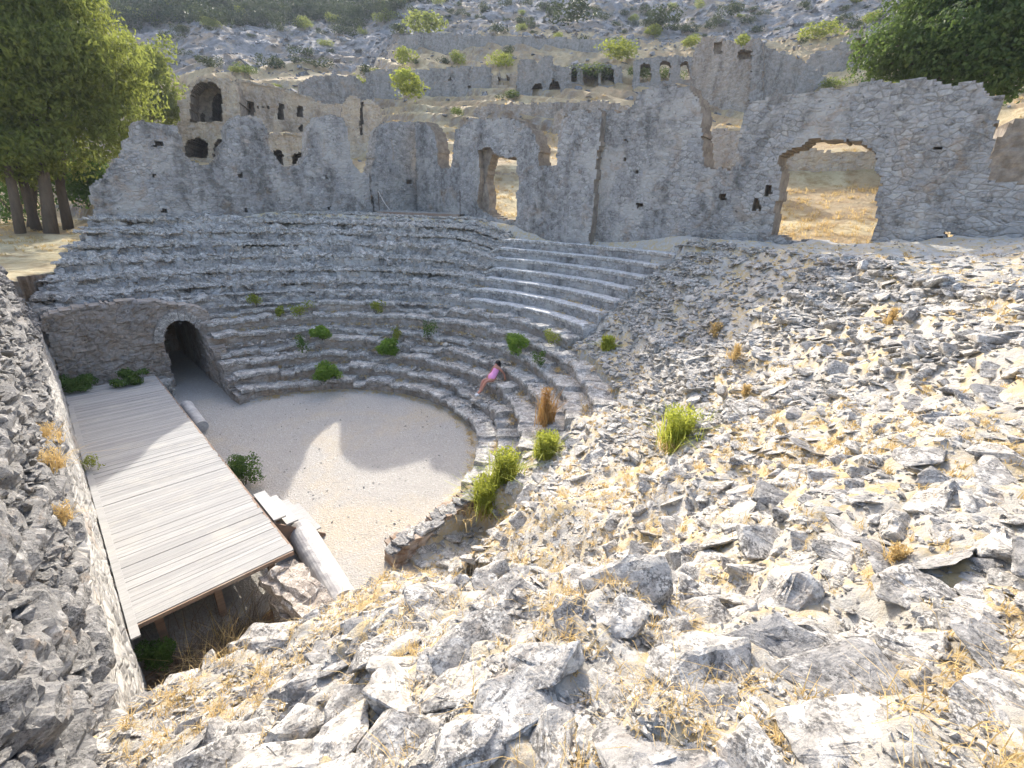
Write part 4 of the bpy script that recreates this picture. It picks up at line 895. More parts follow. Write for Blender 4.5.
# dead brush in the pit
DB = empty('dead_brush', (.75, 7.0, 0), 'tangle of dry brown brush with some green filling the pit beside the deck', 'brush')
P_ = np.stack([rng.uniform(-.95, .55, 190), rng.uniform(-.5, 1.1, 190), np.full(190, -.35)], -1); v, f = blades(P_, 12, rng.uniform(.35, .85, 190), np.full(len(P_), .012), .8); link('dry_twigs', mesh_from('dry_twigs', v, f, M['brushbrown']), DB)
P_ = np.stack([rng.normal(-.1, .3, 24), rng.normal(.35, .3, 24), np.full(24, -.3)], -1); v, f = blades(P_, 10, rng.uniform(.6, .95, 24), np.full(24, .012), .7); link('yellow_stems', mesh_from('yellow_stems', v, f, M['straw']), DB)
# dry weeds hanging on the stage wall
for (px, py, hh) in ((52, 470, .5), (48, 440, .4), (62, 520, .3)):
    q = on_plane(px, py, (-.5, 0, 0), np.array([1., 0, 0])); stalk_plant('wall_grass', M['straw'], q, .3, hh*.6, 110, .8, .010, 'dry golden grass tuft growing from the broken stage wall', 'grass tuft', group='grass tufts on the stage wall')

# ------------------------------------------------------------------ seated woman
def person():
    seat = hit(491, 389); u0 = hit(476, 400)
    i = max(0, round((float(reff(seat[0], seat[1]))-R0)/DR-.5)); r = math.hypot(seat[0]-CX, seat[1]-CY)
    rad = np.array([seat[0]-CX, seat[1]-CY])/r; i = int((r-R0)/DR); sz = RISE*(i+1); i = 2; sz = RISE*3; rs = R0+DR*i+.10
    fz = RISE*i
    root = link('person', None, None, 'woman with long black hair in a pink dress, sitting on the seats leaning back', 'person', None, None, (CX+rad[0]*rs, CY+rad[1]*rs, sz))
    # local frame: +x towards the orchestra, +y to her left, z up
    fx, fy = -rad[0], -rad[1]; turn = R(10); fx, fy = fx*math.cos(turn)-fy*math.sin(turn), fx*math.sin(turn)+fy*math.cos(turn)
    root.rotation_euler = (0, 0, math.atan2(fy, fx))
    def skin(name, verts, edges, radii, mat, rootv=0, lev=2):
        me = bpy.data.meshes.new(name); me.from_pydata(verts, edges, []); o = bpy.data.objects.new(name, me); COL.objects.link(o); o.parent = root
        md = o.modifiers.new('skin', 'SKIN'); md.use_smooth_shade = True
        for k, rr in enumerate(radii): 
            sv = me.skin_vertices[0].data[k]; sv.radius = rr if isinstance(rr, tuple) else (rr, rr); sv.use_root = (k == rootv)
        s2 = o.modifiers.new('sub', 'SUBSURF'); s2.levels = lev; s2.render_levels = lev; me.materials.append(mat); return o
    V = [(0, 0, .10), (-.06, 0, .28), (-.14, 0, .44), (-.18, 0, .53), (-.175, 0, .60), (-.165, 0, .70),          # pelvis..neck..head
         (.05, .09, .09), (.44, .08, .10), (.66, .02, -.28), (.77, .02, -.34),                                # left leg
         (.05, -.09, .09), (.42, -.13, .06), (.60, -.07, -.30), (.72, -.08, -.35),                            # right leg
         (-.17, .17, .50), (-.34, .24, .27), (-.40, .26, .04), (-.36, .27, .0),                               # left arm braced behind
         (-.16, -.17, .50), (-.10, -.25, .28), (.12, -.20, .16), (.19, -.18, .14)]
    E_ = [(0,1),(1,2),(2,3),(3,4),(4,5),(0,6),(6,7),(7,8),(8,9),(0,10),(10,11),(11,12),(12,13),(3,14),(14,15),(15,16),(16,17),(3,18),(18,19),(19,20),(20,21)]
    Rr = [(.13,.12),(.12,.10),(.13,.10),(.09,.08),.045,.085,.085,.058,.045,.03,.085,.058,.045,.03,.05,.038,.028,.024,.05,.038,.028,.024]
    body = skin('body', V, E_, Rr, M['skin'])
    V = [(-.01, 0, .10), (-.06, 0, .28), (-.14, 0, .44), (-.165, 0, .50), (.20, .07, .12), (.20, -.09, .11)]
    skin('dress', V, [(0,1),(1,2),(2,3),(0,4),(0,5)], [(.16,.15),(.14,.12),(.15,.115),(.10,.09),(.115,.10),(.115,.10)], M['dress'])
    V = [(-.16, 0, .76), (-.215, 0, .72), (-.25, -.01, .62), (-.27, -.02, .50), (-.27, -.03, .36)]
    skin('hair', V, [(0,1),(1,2),(2,3),(3,4)], [(.09,.085),(.125,.125),(.10,.125),(.085,.11),(.05,.07)], M['hair'])
    for s_, b_ in ((.03, (.80, .02, -.355)), (-.08, (.75, -.08, -.365))):
        skin('shoe', [(b_[0]-.09, b_[1], b_[2]-.02), (b_[0], b_[1], b_[2]-.03), (b_[0]+.10, b_[1], b_[2]-.04)], [(0,1),(1,2)], [.045,.048,.036], M['shoe'])
    m = MB()                                          # face: eyes, nose, mouth
    for s_ in (-1, 1): m.box((-.082, .032*s_, .715), (.014, .022, .012))
    m.build('eyes', M['hair'], root); m = MB(); m.add([(-.085, -.012, .675), (-.085, .012, .675), (-.062, 0, .68), (-.082, 0, .715)], [(0,1,2), (1,3,2), (3,0,2)]); m.build('nose', M['skin'], root)
    m = MB(); m.box((-.086, 0, .650), (.012, .036, .010)); m.build('mouth', M['dress'], root)
    return root
person()
# ------------------------------------------------------------------ terrain outside the theatre: distance, image row measured on the photograph
TC = {
 -150: [(30, 262), (45, 222), (60, 205), (90, 190), (120, 130), (160, 80), (220, 30), (320, -30)],
 50: [(30, 262), (36, 240), (45, 217), (60, 203), (90, 185), (120, 130), (160, 80), (220, 25), (320, -30)],
 150: [(30, 245), (36, 211), (45, 172), (49, 160), (60, 150), (75, 112), (95, 84), (120, 62), (160, 40), (240, -20), (320, -50)],
 250: [(30, 228), (36, 198), (44, 171), (49, 161), (58, 152), (70, 112), (82, 80), (105, 58), (150, 28), (240, -25), (320, -55)],
 350: [(29, 222), (36, 190), (46, 162), (55, 136), (65, 118), (75, 102), (86, 80), (100, 66), (140, 40), (220, 0), (320, -55)],
 430: [(25, 222), (33, 186), (43, 150), (52, 126), (58, 112), (70, 98), (73, 84), (82, 63), (90, 50), (95, 44), (120, 30), (200, -5), (320, -60)],
 512: [(23, 227), (28.8, 222), (33, 198), (36, 184), (37, 165), (46, 142), (52, 128), (54, 106), (62, 97), (68, 92), (80, 57), (88, 49), (91, 38), (110, 25), (180, -5), (320, -65)],
 600: [(22, 230), (32, 192), (40, 166), (47, 142), (52, 124), (54, 104), (62, 92), (70, 83), (85, 55), (95, 48), (100, 38), (120, 25), (180, -5), (320, -65)],
 680: [(21, 237), (28, 202), (35, 168), (42, 150), (50, 124), (61, 114), (64, 86), (70, 81), (85, 55), (100, 40), (140, 15), (200, -15), (320, -70)],
 760: [(21, 242), (26, 217), (33, 186), (34, 173), (39, 154), (46, 136), (55, 124), (61, 116), (66, 85), (80, 55), (110, 30), (160, 0), (320, -80)],
 850: [(21, 247), (25, 222), (33, 187), (34, 173), (37, 150), (45, 122), (55, 104), (62, 92), (68, 68), (75, 58), (90, 35), (130, 5), (200, -30), (320, -90)],
 950: [(21, 252), (27, 226), (33, 196), (36, 160), (42, 130), (50, 100), (60, 76), (80, 45), (120, 5), (200, -40), (320, -95)],
 1024: [(21, 252), (25, 224), (28, 196), (29.2, 166), (33, 148), (40, 120), (45, 102), (60, 80), (90, 35), (130, 0), (320, -95)],
 1200: [(21, 258), (27, 236), (33, 200), (40, 160), (60, 100), (100, 50), (320, -60)]}
_dg = np.exp(np.linspace(math.log(5), math.log(340), 400)); _azs, _zt = [], []
for px, lst in sorted(TC.items()):
    a_ = az_el(px, 190)[0]; d_ = np.array([q[0] for q in lst]); z_ = np.array([EYE+q[0]*el_at(a_, q[1]) for q in lst]); _azs.append(a_); _zt.append(np.interp(_dg, d_, z_))
_azs = np.array(_azs); _zt = np.array(_zt)
def terr_base(az, d):
    az = np.clip(az, _azs[0], _azs[-1]-1e-3); k = np.clip(np.searchsorted(_azs, az, 'right')-1, 0, len(_azs)-2); t_ = (az-_azs[k])/(_azs[k+1]-_azs[k]); t_ = t_*t_*(3-2*t_)
    di = np.clip(np.log(np.maximum(d, 5)/5)/math.log(340/5)*399, 0, 398.999); i = di.astype(int); f = di-i
    g = lambda kk: _zt[kk, i]*(1-f)+_zt[kk, i+1]*f
    return g(k)*(1-t_)+g(k+1)*t_
def terr_h(x, y):
    x = np.asarray(x, float); y = np.asarray(y, float); d = np.hypot(x, y); az = np.degrees(np.arctan2(x, y)); z = terr_base(az, d)
    back = sstep(125, 165, np.abs(az-45)); z = z*(1-back)+3.0*back
    a = sstep(20, 80, d)
    z = z+(.12+.5*a)*fbm(x*.16, y*.16, 3.0, 4)*1.2+(.05+.4*a)*fbm(x*.6, y*.6, 5.0, 3)
    hill = sstep(85, 130, d); rid = 1-np.abs(fbm(x*.045, y*.045, 9.0, 4))*2.2; z = z+hill*(2.6*(rid-.6)+1.6*fbm(x*.2, y*.2, 2.0, 4))
    tz = 1.4+.8*vnoise(x*.02, y*.02); q = z/tz; fr = q-np.floor(q); ter = (np.floor(q)+sstep(.55, .95, fr))*tz      # old terraces
    z = z+(ter-z)*.75*sstep(38, 48, d)*(1-sstep(95, 130, d))
    return z
def build_terrain():
    az = np.radians(np.concatenate([np.arange(-180, -16, 3.0), np.arange(-16, 112, .17), np.arange(112, 180.1, 3.0)])); d = np.exp(np.linspace(math.log(2), math.log(340), 560))
    A, D = np.meshgrid(az, d, indexing='ij'); X, Y = D*np.sin(A), D*np.cos(A); Z = terr_h(X, Y)
    inside = (X > -2.2) & (X < 19.55) & (Y > -14) & (Y < 28.55) & ~((Y > 17.0) & (X < np.where(Y > 22.7, wing_edge(Y)-.12, -.95)))
    Z = np.where(inside, -1.6, Z)
    V = np.stack([X, Y, Z], -1).reshape(-1, 3); me = mesh_from('hillside_terrain', V, grid_faces(len(az), len(d)), M['terrain'], None, False)
    D_, A_ = D.ravel(), np.degrees(A).ravel(); rocky = sstep(86, 112, D_)*.78-.14+.35*sstep(.0, .5, fbm(X*.03, Y*.03, 1.0, 3).ravel())*sstep(40, 60, D_)
    rocky = np.where((A_ < 34), rocky+.10*sstep(45, 60, D_), rocky); rocky = np.where(D_ < 37, -.30, rocky)
    at = me.attributes.new('rocky', 'FLOAT', 'POINT'); at.data.foreach_set('value', rocky.astype(np.float32)); return link('hillside_terrain', me, kind='structure')
build_terrain()
def tz_at(px, py, d=None):
    """point of the terrain seen at this pixel (or at horizontal distance d along its direction)"""
    rr = ray(px, py); hd = math.hypot(rr[0], rr[1])
    if d is not None: x, y = rr[0]/hd*d, rr[1]/hd*d; return np.array([x, y, float(terr_h(x, y))])
    t_ = np.exp(np.linspace(math.log(21), math.log(330), 400)); x, y = rr[0]/hd*t_, rr[1]/hd*t_; z = terr_h(x, y)
    k = np.nonzero(EYE+rr[2]/hd*t_ <= z)[0]; k = k[0] if len(k) else -1
    return np.array([x[k], y[k], z[k]])

# ------------------------------------------------------------------ ruins on the hillside
def ruin(name, cpx, cpy, d, yaw, outline, label, holes=(), niches=(), mats=None, thick=1.2, cell=.22, seed=0, cat='ruin', drop=3.0, parent=None, **kw):
    rr = ray(cpx, cpy); hd = math.hypot(rr[0], rr[1]); O = np.array([rr[0]/hd*d, rr[1]/hd*d, 0]); a_ = math.atan2(-rr[0], -rr[1])+R(yaw)
    N = np.array([math.sin(a_), math.cos(a_), 0]); U = np.array([-N[1], N[0], 0])
    t_ = to_sz(outline, O, U, N); zb = min(q[1] for q in t_)-drop
    poly = t_+[(t_[-1][0], zb), (t_[0][0], zb)]
    args = dict(cell=cell, thick=thick, rag=min(.14, cell*.8), bulge=.035, stone=(2.4, 3.8), seed=seed)
    hs = [to_sz(h, O, U, N) for h in holes]; nn = [(to_sz(h, O, U, N), q) for h, q in niches]
    if parent is not None: return child_wall(name, mats, O, U, N, poly, parent, holes=hs, niches=nn, **args)
    return grid_wall(name, mats, O, U, N, poly, hs, nn, label=label, cat=cat, **args)
def archp(x0, x1, yb, ys, yt, n=7):
    return [(x0, yb), (x0, ys)]+[((x0+x1)/2-(x1-x0)/2*math.cos(math.pi*k/n), ys-(ys-yt)*math.sin(math.pi*k/n)) for k in range(1, n)]+[(x1, ys), (x1, yb)]
RB, RG = [M['ruin'], M['core']], [M['ruingrey'], M['core']]
def rect(x0, y0, x1, y1): return [(x0, y1), (x0, y0), (x1, y0), (x1, y1)]
def straw_top(parent, cpx, cpy, d, yaw, top, depth, seed):
    rr = ray(cpx, cpy); hd = math.hypot(rr[0], rr[1]); O = np.array([rr[0]/hd*d, rr[1]/hd*d, 0]); a_ = math.atan2(-rr[0], -rr[1])+R(yaw)
    N = np.array([math.sin(a_), math.cos(a_), 0]); U = np.array([-N[1], N[0], 0]); t_ = np.array(to_sz(top, O, U, N)); t_ = t_[np.argsort(t_[:, 0])]
    s = np.arange(t_[0, 0], t_[-1, 0], .15); q = np.arange(.1, -depth, -.2); S, Q = np.meshgrid(s, q, indexing='ij'); Z = np.interp(S, t_[:, 0], t_[:, 1])+.08+.16*fbm(S*1.2, Q*1.2, seed, 4)-.25*sstep(-.5, .1, Q)
    V = O+S[..., None]*U+Q[..., None]*N; V[..., 2] = Z
    link('straw_top', mesh_from('straw_top', V.reshape(-1, 3)-np.array(parent.location), grid_faces(len(s), len(q)), M['terrain']), parent)
# two storey vaulted building
p0 = tz_at(210, 160, 50); VB = empty('vaulted_ruin', tuple(p0), 'two storey tan ruin with a tall vault niche above two dark arches', 'ruin')
ruin('front_wall', 210, 140, 50, 14, [(176, 165), (177, 100), (186, 99), (188, 86), (193, 81), (202, 79), (214, 77), (228, 79), (236, 84), (240, 100), (240, 165)], None, niches=[(archp(190, 222, 122, 96, 81), 2.2), (archp(185, 208, 158, 146, 138), 4.5), (archp(213, 227, 158, 148, 139), 4.5), (archp(192, 197, 122, 112, 108), 4.0), (archp(204, 219, 122, 98, 87), 5.0), (rect(176, 106, 180, 122), 3.0)], mats=RB, thick=7.0, cell=.11, seed=31, parent=VB)
ruin('side_wall', 275, 120, 52.5, -22, [(232, 168), (232, 81), (240, 80), (255, 82), (270, 84), (285, 89), (300, 94), (312, 98), (316, 103), (316, 168)], None, niches=[(rect(246, 101, 254, 117), 1.6), (rect(278, 104, 284, 120), 2.2), (rect(297, 106, 303, 117), 1.8), (archp(299, 304, 132, 127, 125), 1.5)]+[(sq(258+5*k, 107, 2, 3), .6) for k in range(3)], mats=RB, thick=6.0, cell=.12, seed=32, parent=VB)
p1 = tz_at(290, 165, 45); LB = empty('low_ruin', tuple(p1), 'low tan ruin block with two dark openings and straw on its flat top', 'ruin')
ruin('front_wall', 291, 150, 44.5, -8, [(268, 172), (268, 134), (274, 132), (290, 133), (306, 134), (310, 136), (310, 172)], None, niches=[(archp(273, 283, 164, 155, 149), 3.0), (archp(292, 305, 169, 157, 153), 3.0)], mats=RB, thick=5.0, cell=.1, seed=33, parent=LB)
straw_top(VB, 275, 120, 52.5, -22, [(240, 80), (255, 82), (270, 84), (285, 89), (300, 94), (312, 98)], 6, 3)
straw_top(LB, 291, 150, 44.5, -8, [(268, 134), (274, 132), (290, 133), (306, 134)], 5, 5)
ruin('ruin_stub', 360, 115, 50, -5, [(341, 140), (342, 104), (347, 97), (355, 96), (361, 100), (364, 100), (372, 99), (379, 106), (381, 118), (380, 140)], 'rounded grey ruin stub with a vertical crack, right of the two storey ruin', niches=[(rect(360, 101, 363, 135), .8), (archp(352, 358, 172, 164, 160), 2)], mats=RB, thick=3.0, cell=.13, seed=34)
ruin('ruined_wall', 330, 90, 66, -12, [(298, 100), (300, 82), (315, 77), (335, 75), (355, 76), (366, 86), (366, 100)], 'low grey wall on the slope behind the two storey ruin', mats=RG, seed=35)
ruin('ruined_wall', 356, 105, 58, -12, [(314, 130), (316, 101), (330, 103), (346, 105), (346, 130)], 'tan wall fragment joining the two storey ruin to the stub', mats=RB, seed=36, cell=.16)
ruin('ruined_wall', 430, 85, 71, 6, [(364, 106), (366, 72), (380, 69), (395, 71), (415, 70), (440, 69), (460, 67), (485, 66), (491, 68), (493, 82), (492, 106)], 'long plain grey hillside wall behind the two round yellow green shrubs', niches=[(sq(470, 88, 3, 3), .5), (sq(450, 78, 2, 3), .5), (sq(425, 90, 3, 2), .5)], mats=RG, seed=37)
ruin('ruined_arch', 505, 82, 70, 4, [(491, 95), (492, 76), (500, 72), (512, 73), (520, 72), (521, 95)], 'single low arch between the long plain wall and the broken house', niches=[(archp(498, 509, 84, 79, 73), 2.5)], mats=RB, thick=3, seed=38)
ruin('broken_house', 545, 80, 66, 0, [(516, 100), (517, 64), (520, 60), (534, 59), (538, 64), (541, 58), (546, 55), (553, 56), (552, 64), (561, 66), (570, 68), (571, 100)], 'jagged grey ruin of a house with two arched hollows at its foot', niches=[(archp(532, 543, 97, 90, 83), 2.0), (archp(549, 560, 98, 86, 81), 2.0), (sq(553, 80, 2, 2), 1)], mats=RG, thick=3, cell=.14, seed=39)
ruin('buttress', 565, 85, 63, 0, [(559, 100), (562, 84), (566, 77), (571, 76), (570, 100)], 'leaning stone buttress at the right foot of the broken house', mats=RG, thick=1.2, seed=40, cat='ruin', cell=.16)
ruin('arcade', 600, 75, 70, 0, [(566, 88), (568, 66), (580, 64), (600, 64), (618, 65), (622, 67), (623, 88)], 'low ruined arcade of three arches overgrown with green, left part of the arcade row', niches=[(archp(571, 577, 82, 72, 68), 2.6), (archp(583, 598, 88, 73, 68), 2.6), (archp(601, 614, 85, 72, 67), 2.6)], mats=RG, thick=3.2, cell=.13, seed=41)
ruin('arcade', 660, 70, 68, 0, [(632, 90), (633, 62), (640, 58), (655, 57), (675, 56), (694, 57), (695, 90)], 'ruined arcade of three arches standing open, beside the tall gable ruin', holes=[archp(640, 651, 82, 67, 63), archp(660, 670, 80, 66, 60), archp(680, 689, 80, 66, 61)], mats=RG, thick=1.6, cell=.13, seed=42)
GB = empty('gable_ruin', tuple(tz_at(740, 110, 62)), 'tall grey ruin with a sloping gable side, behind the notch of the back wall', 'ruin')
ruin('gable_wall', 722, 80, 62, 10, [(688, 120), (691, 70), (695, 48), (703, 37), (712, 39), (722, 39), (732, 43), (742, 48), (752, 40), (758, 38), (763, 40), (763, 120)], None, niches=[(sq(718, 48, 8, 12), .5), (sq(745, 55, 14, 9), .9)], mats=[M['wallbrown'], M['core']], thick=2.0, cell=.16, seed=43, parent=GB)
ruin('sloping_wall', 795, 90, 64, -30, [(757, 120), (757, 40), (763, 43), (770, 48), (785, 52), (800, 60), (812, 67), (822, 74), (830, 82), (831, 120)], None, mats=RG, thick=1.8, cell=.16, seed=44, parent=GB)
ruin('buttress', 755, 80, 61, 8, [(748, 120), (752, 44), (757, 38), (763, 41), (762, 120)], None, mats=RG, thick=1.4, cell=.14, seed=45, parent=GB)
ruin('ruined_niche', 850, 55, 70, -6, [(803, 66), (812, 54), (828, 50), (840, 42), (850, 34), (860, 33), (868, 36), (872, 66)], 'low ruin with a red brown arched niche, left of the broad tree', niches=[(archp(852, 866, 62, 44, 37), 1.8)], mats=[M['ruingrey'], M['core']], thick=3, seed=46)
ruin('terrace_wall', 520, 42, 90, 4, [(398, 48), (400, 36), (430, 33), (470, 35), (510, 36), (540, 38), (580, 38), (610, 39), (640, 41), (641, 48)], 'longest and highest grey terrace wall across the hillside', mats=RG, seed=47, cell=.28)
ruin('ruined_wall', 555, 115, 53.3, 3, [(470, 128), (475, 112), (482, 106), (510, 103), (545, 103), (590, 101), (630, 104), (631, 128)], 'brown terrace wall just behind the doorway stretch of the back wall', mats=[M['wallbrown'], M['core']], seed=48, cell=.2)
ruin('buttress', 560, 130, 50, 10, [(549, 142), (551, 128), (556, 114), (562, 108), (565, 112), (561, 142)], 'dark leaning wall end above the straw gap in the back wall', mats=[M['wallbrown'], M['core']], seed=49, cell=.14, thick=2)
ruin('ruined_wall', 505, 180, 36.5, 0, [(478, 190), (479, 174), (492, 171), (505, 173), (524, 173), (525, 190)], 'low tan wall with a dark slit seen through the doorway', niches=[(rect(513, 177, 517, 186), .8)], mats=RB, seed=50, cell=.1, thick=.9)
ruin('ruined_wall', 830, 165, 34.3, -4, [(765, 178), (766, 158), (785, 152), (810, 150), (840, 153), (870, 150), (900, 150), (901, 178)], 'pale broken wall seen through the wide ragged opening', mats=RB, seed=51, cell=.12, thick=1)
ruin('ruined_wall', 722, 145, 31.5, -4, [(702, 160), (704, 134), (715, 129), (735, 130), (750, 134), (751, 160)], 'brown broken wall seen through the narrow notch', mats=[M['wallbrown'], M['core']], seed=52, cell=.12, thick=1)
ruin('earth_bank', 1040, 150, 27.5, -14, [(984, 188), (990, 150), (1000, 130), (1024, 118), (1080, 110), (1081, 188)], 'dark eroded stony bank beyond the right end of the tall wall', mats=[M['core'], M['core']], seed=53, cell=.14, thick=2, cat='bank')

# ------------------------------------------------------------------ trees and hillside shrubs
def tree(name, base, trunks, blobs, n, leaf, mat, label, droop=0.0, hollow=.4, lf=1.5):
    o = empty(name, tuple(base), label, 'tree'); b = np.array(base)
    for pts, r0, r1 in trunks:
        m = MB(); k = len(pts); m.tube([np.array(p_)-b for p_ in pts], np.linspace(r0, r1, k)*(1+.12*rng.random(k)), 9); m.build('trunk', M['bark'], o, True)
    m = MB()
    for bl in blobs:
        s_ = np.array(trunks[int(rng.integers(0, len(trunks)))][0][-1])-b; e = np.array(bl[:3])-b; m.tube([s_, s_*.5+e*.5+rng.normal(0, .3, 3), e], [.14, .09, .03], 6)
    m.build('limbs', M['bark'], o)
    sub_ = []
    for q in blobs:
        sub_.append((q[0]-b[0], q[1]-b[1], q[2]-b[2], q[3]*.62, q[4]*.62))
        for _ in range(8):
            d_ = rng.normal(0, 1, 3); d_ /= np.linalg.norm(d_); s_ = rng.uniform(.26, .46)
            sub_.append((q[0]-b[0]+d_[0]*q[3]*.74, q[1]-b[1]+d_[1]*q[3]*.74, q[2]-b[2]+d_[2]*q[4]*.74, q[3]*s_, q[4]*s_*.85))
    v, f = leaf_blob(sub_, n, leaf, .55, droop, lf); link('crown', mesh_from('crown', v, f, mat), o); return o
def at_d(px, py, d):
    rr = ray(px, py); hd = math.hypot(rr[0], rr[1]); return np.array([rr[0]/hd*d, rr[1]/hd*d, EYE+rr[2]/hd*d])
def blobs_px(lst): return [(*at_d(px, py, d), r, r*vz) for px, py, d, r, vz in lst]
b0 = tz_at(55, 226, 39)
tree('pepper_tree', b0, [([tuple(tz_at(x0, 222, d)-np.array([0, 0, .3])), tuple(at_d(x1, 185, d)), tuple(at_d(x2, 150, d)), tuple(at_d(x3, 100, d+.5))], r_, r_*.45) for x0, x1, x2, x3, d, r_ in ((47, 45, 40, 30, 38, .33), (34, 24, 14, 5, 39, .24), (66, 60, 62, 75, 40, .26), (16, 12, 4, -15, 38, .24), (27, 34, 40, 50, 41, .2))],
     blobs_px([(30, 60, 39, 4.2, 1.0), (-20, 90, 39, 4.5, 1.0), (80, 75, 39, 3.7, 1.1), (60, 25, 40, 3.6, .9), (10, 10, 40, 4.2, .8), (105, 105, 39, 2.7, 1.2), (60, 130, 38, 3.2, .9), (15, 150, 38, 3.2, .8), (95, 140, 40, 2.2, .9), (-40, 140, 39, 3.8, .8), (85, 45, 39, 2.5, 1), (115, 85, 39.5, 1.7, 1.2), (40, 100, 38, 3.4, 1), (-60, 30, 40, 5, 1), (35, 168, 40, 2.2, .6), (20, -25, 40, 3.5, .8), (110, 130, 39, 1.5, 1.1)]), 80000, .135, M['leaf_tree'], 'largest tree, a bushy yellow green tree with several trunks beside the far left wall', .8, .35, 1.9)
b1 = tz_at(150, 160, 62)
tree('pepper_tree', b1, [([tuple(b1-np.array([0, 0, .3])), tuple(at_d(150, 130, 62)), tuple(at_d(152, 100, 62))], .4, .2)], blobs_px([(148, 75, 62, 3.4, 1.2), (158, 95, 62, 2.8, 1.1), (138, 95, 62, 3, 1.1), (166, 108, 62, 1.9, .8), (142, 60, 62, 2.4, .9)]), 9000, .22, M['leaf_tree'], 'smaller olive green tree between the largest tree and the two storey ruin', .8)
b2 = tz_at(945, 150, 34)
tree('broad_tree', b2, [([tuple(b2-np.array([0, 0, .4])), tuple(at_d(945, 100, 34)), tuple(at_d(942, 70, 34))], .4, .25), ([tuple(b2+np.array([.6, -.3, -.4])), tuple(at_d(968, 90, 34)), tuple(at_d(985, 60, 34))], .35, .2)],
     blobs_px([(895, 45, 34, 2.0, .9), (925, 25, 34.5, 2.3, .9), (930, 60, 34, 2.3, .9), (965, 55, 33, 2.4, 1.0), (985, 75, 33, 1.9, .9), (1000, 30, 34, 2.5, 1), (960, 5, 35, 1.6, .8), (1015, 10, 34, 2.6, 1.0), (900, 66, 34, 1.5, .8), (940, 80, 33.5, 1.8, .7), (920, -5, 35, 2.0, .9), (880, 60, 34, 1.0, .9), (1030, 50, 34, 2.3, 1), (990, -25, 35, 2.6, .8), (1050, 0, 35, 3, 1), (985, 50, 33, 1.8, 1)]), 44000, .15, M['leaf_carob'], 'dense dark green broad tree rising behind the right end of the tall wall', .2, .35, 1.3)
for px, py, d, r_, lab in ((80, 175, 44, 2.0, 'dark bush under the largest tree, left of the humped wall'), (95, 182, 42, 1.5, 'small dark bush hugging the left end of the humped wall'), (8, 180, 46, 2.6, 'dark bush behind the leftmost trunks')):
    b = tz_at(px, py, d); leafy('dark_bush', M['leaf_dark'], b, r_*2, r_*1.8, 2600, .16, lab, 'bush')
SH = [MESHES for MESHES in ()]
def shrub_mesh(k, mat, n=900):
    rg = [(rng.normal(0, .22), rng.normal(0, .22), rng.uniform(.28, .5), rng.uniform(.22, .36), rng.uniform(.2, .34)) for _ in range(6)]
    v, f = leaf_blob(rg, n, .055, .5); return mesh_from('hillside_shrub', v, f, mat)
SHM = {c_: [shrub_mesh(k, M[c_]) for k in range(4)] for c_ in ('leaf_lime', 'leaf_scrub', 'leaf_green', 'leaf_tree')}; SHM['leaf_green'] = [shrub_mesh(k, M['leaf_hill']) for k in range(4)]
NAMED = [(362, 101, 34, 17, 'leaf_lime', 'yellow green dome shrub behind the rounded ruin stub'), (408, 107, 36, 28, 'leaf_lime', 'round yellow green shrub in front of the long plain wall'), (404, 68, 18, 17, 'leaf_lime', 'lime shrub above the left part of the long plain wall'), (456, 68, 14, 13, 'leaf_lime', 'small lime shrub above the middle of the long plain wall'), (502, 70, 20, 16, 'leaf_lime', 'lime shrub above the single low arch'), (511, 101, 18, 9, 'leaf_green', 'low green shrub in front of the jagged house ruin'), (459, 119, 10, 9, 'leaf_green', 'tiny green shrub on the path behind the wall gap'), (620, 64, 36, 18, 'leaf_lime', 'broad lime shrub on top of the overgrown arcade'), (600, 83, 34, 12, 'leaf_green', 'green shrub filling the arches of the overgrown arcade'), (637, 82, 26, 12, 'leaf_green', 'green shrub between the two arcades'), (666, 83, 18, 10, 'leaf_green', 'green shrub under the open arches'), (659, 35, 26, 20, 'leaf_scrub', 'dull green shrub high above the open arcade'), (653, 38, 15, 12, 'leaf_lime', 'lime shrub at the foot of the dull green shrub'), (576, 28, 34, 20, 'leaf_scrub', 'dark wide shrub on bare rock near the top middle'), (431, 40, 36, 22, 'leaf_tree', 'olive shrub standing on the left end of the highest terrace wall'), (741, 54, 18, 14, 'leaf_lime', 'yellow shrub growing on the gable ruin'), (728, 20, 16, 14, 'leaf_scrub', 'dark round shrub alone on rock above the gable ruin'), (815, 42, 30, 14, 'leaf_lime', 'lime shrub on the slope left of the niche ruin'), (866, 28, 14, 11, 'leaf_lime', 'lime shrub high up by the broad tree'), (855, 6, 14, 8, 'leaf_lime', 'lime shrub at the very top right of the slope'), (690, 52, 18, 10, 'leaf_lime', 'lime shrub above the left shoulder of the gable ruin'), (610, 50, 22, 8, 'leaf_green', 'flat green shrub under the highest terrace wall'), (245, 76, 18, 9, 'leaf_green', 'green shrub on the ground just behind the two storey ruin'), (277, 91, 10, 6, 'leaf_lime', 'tiny lime shrub on the roof edge of the two storey ruin'), (280, 133, 8, 7, 'leaf_lime', 'tiny yellow shrub on the low ruin block'), (176, 115, 16, 14, 'leaf_tree', 'olive shrub at the left foot of the two storey ruin'), (370, 140, 12, 7, 'leaf_green', 'tuft of green at the foot of the rounded stub'), (890, 95, 26, 14, 'leaf_lime', 'pale shrub at the wall top under the broad tree'), (835, 92, 20, 12, 'leaf_tree', 'dull shrub behind the sloping wall of the gable ruin'), (315, 72, 26, 10, 'leaf_scrub', 'dull shrub behind the low grey slope wall')]
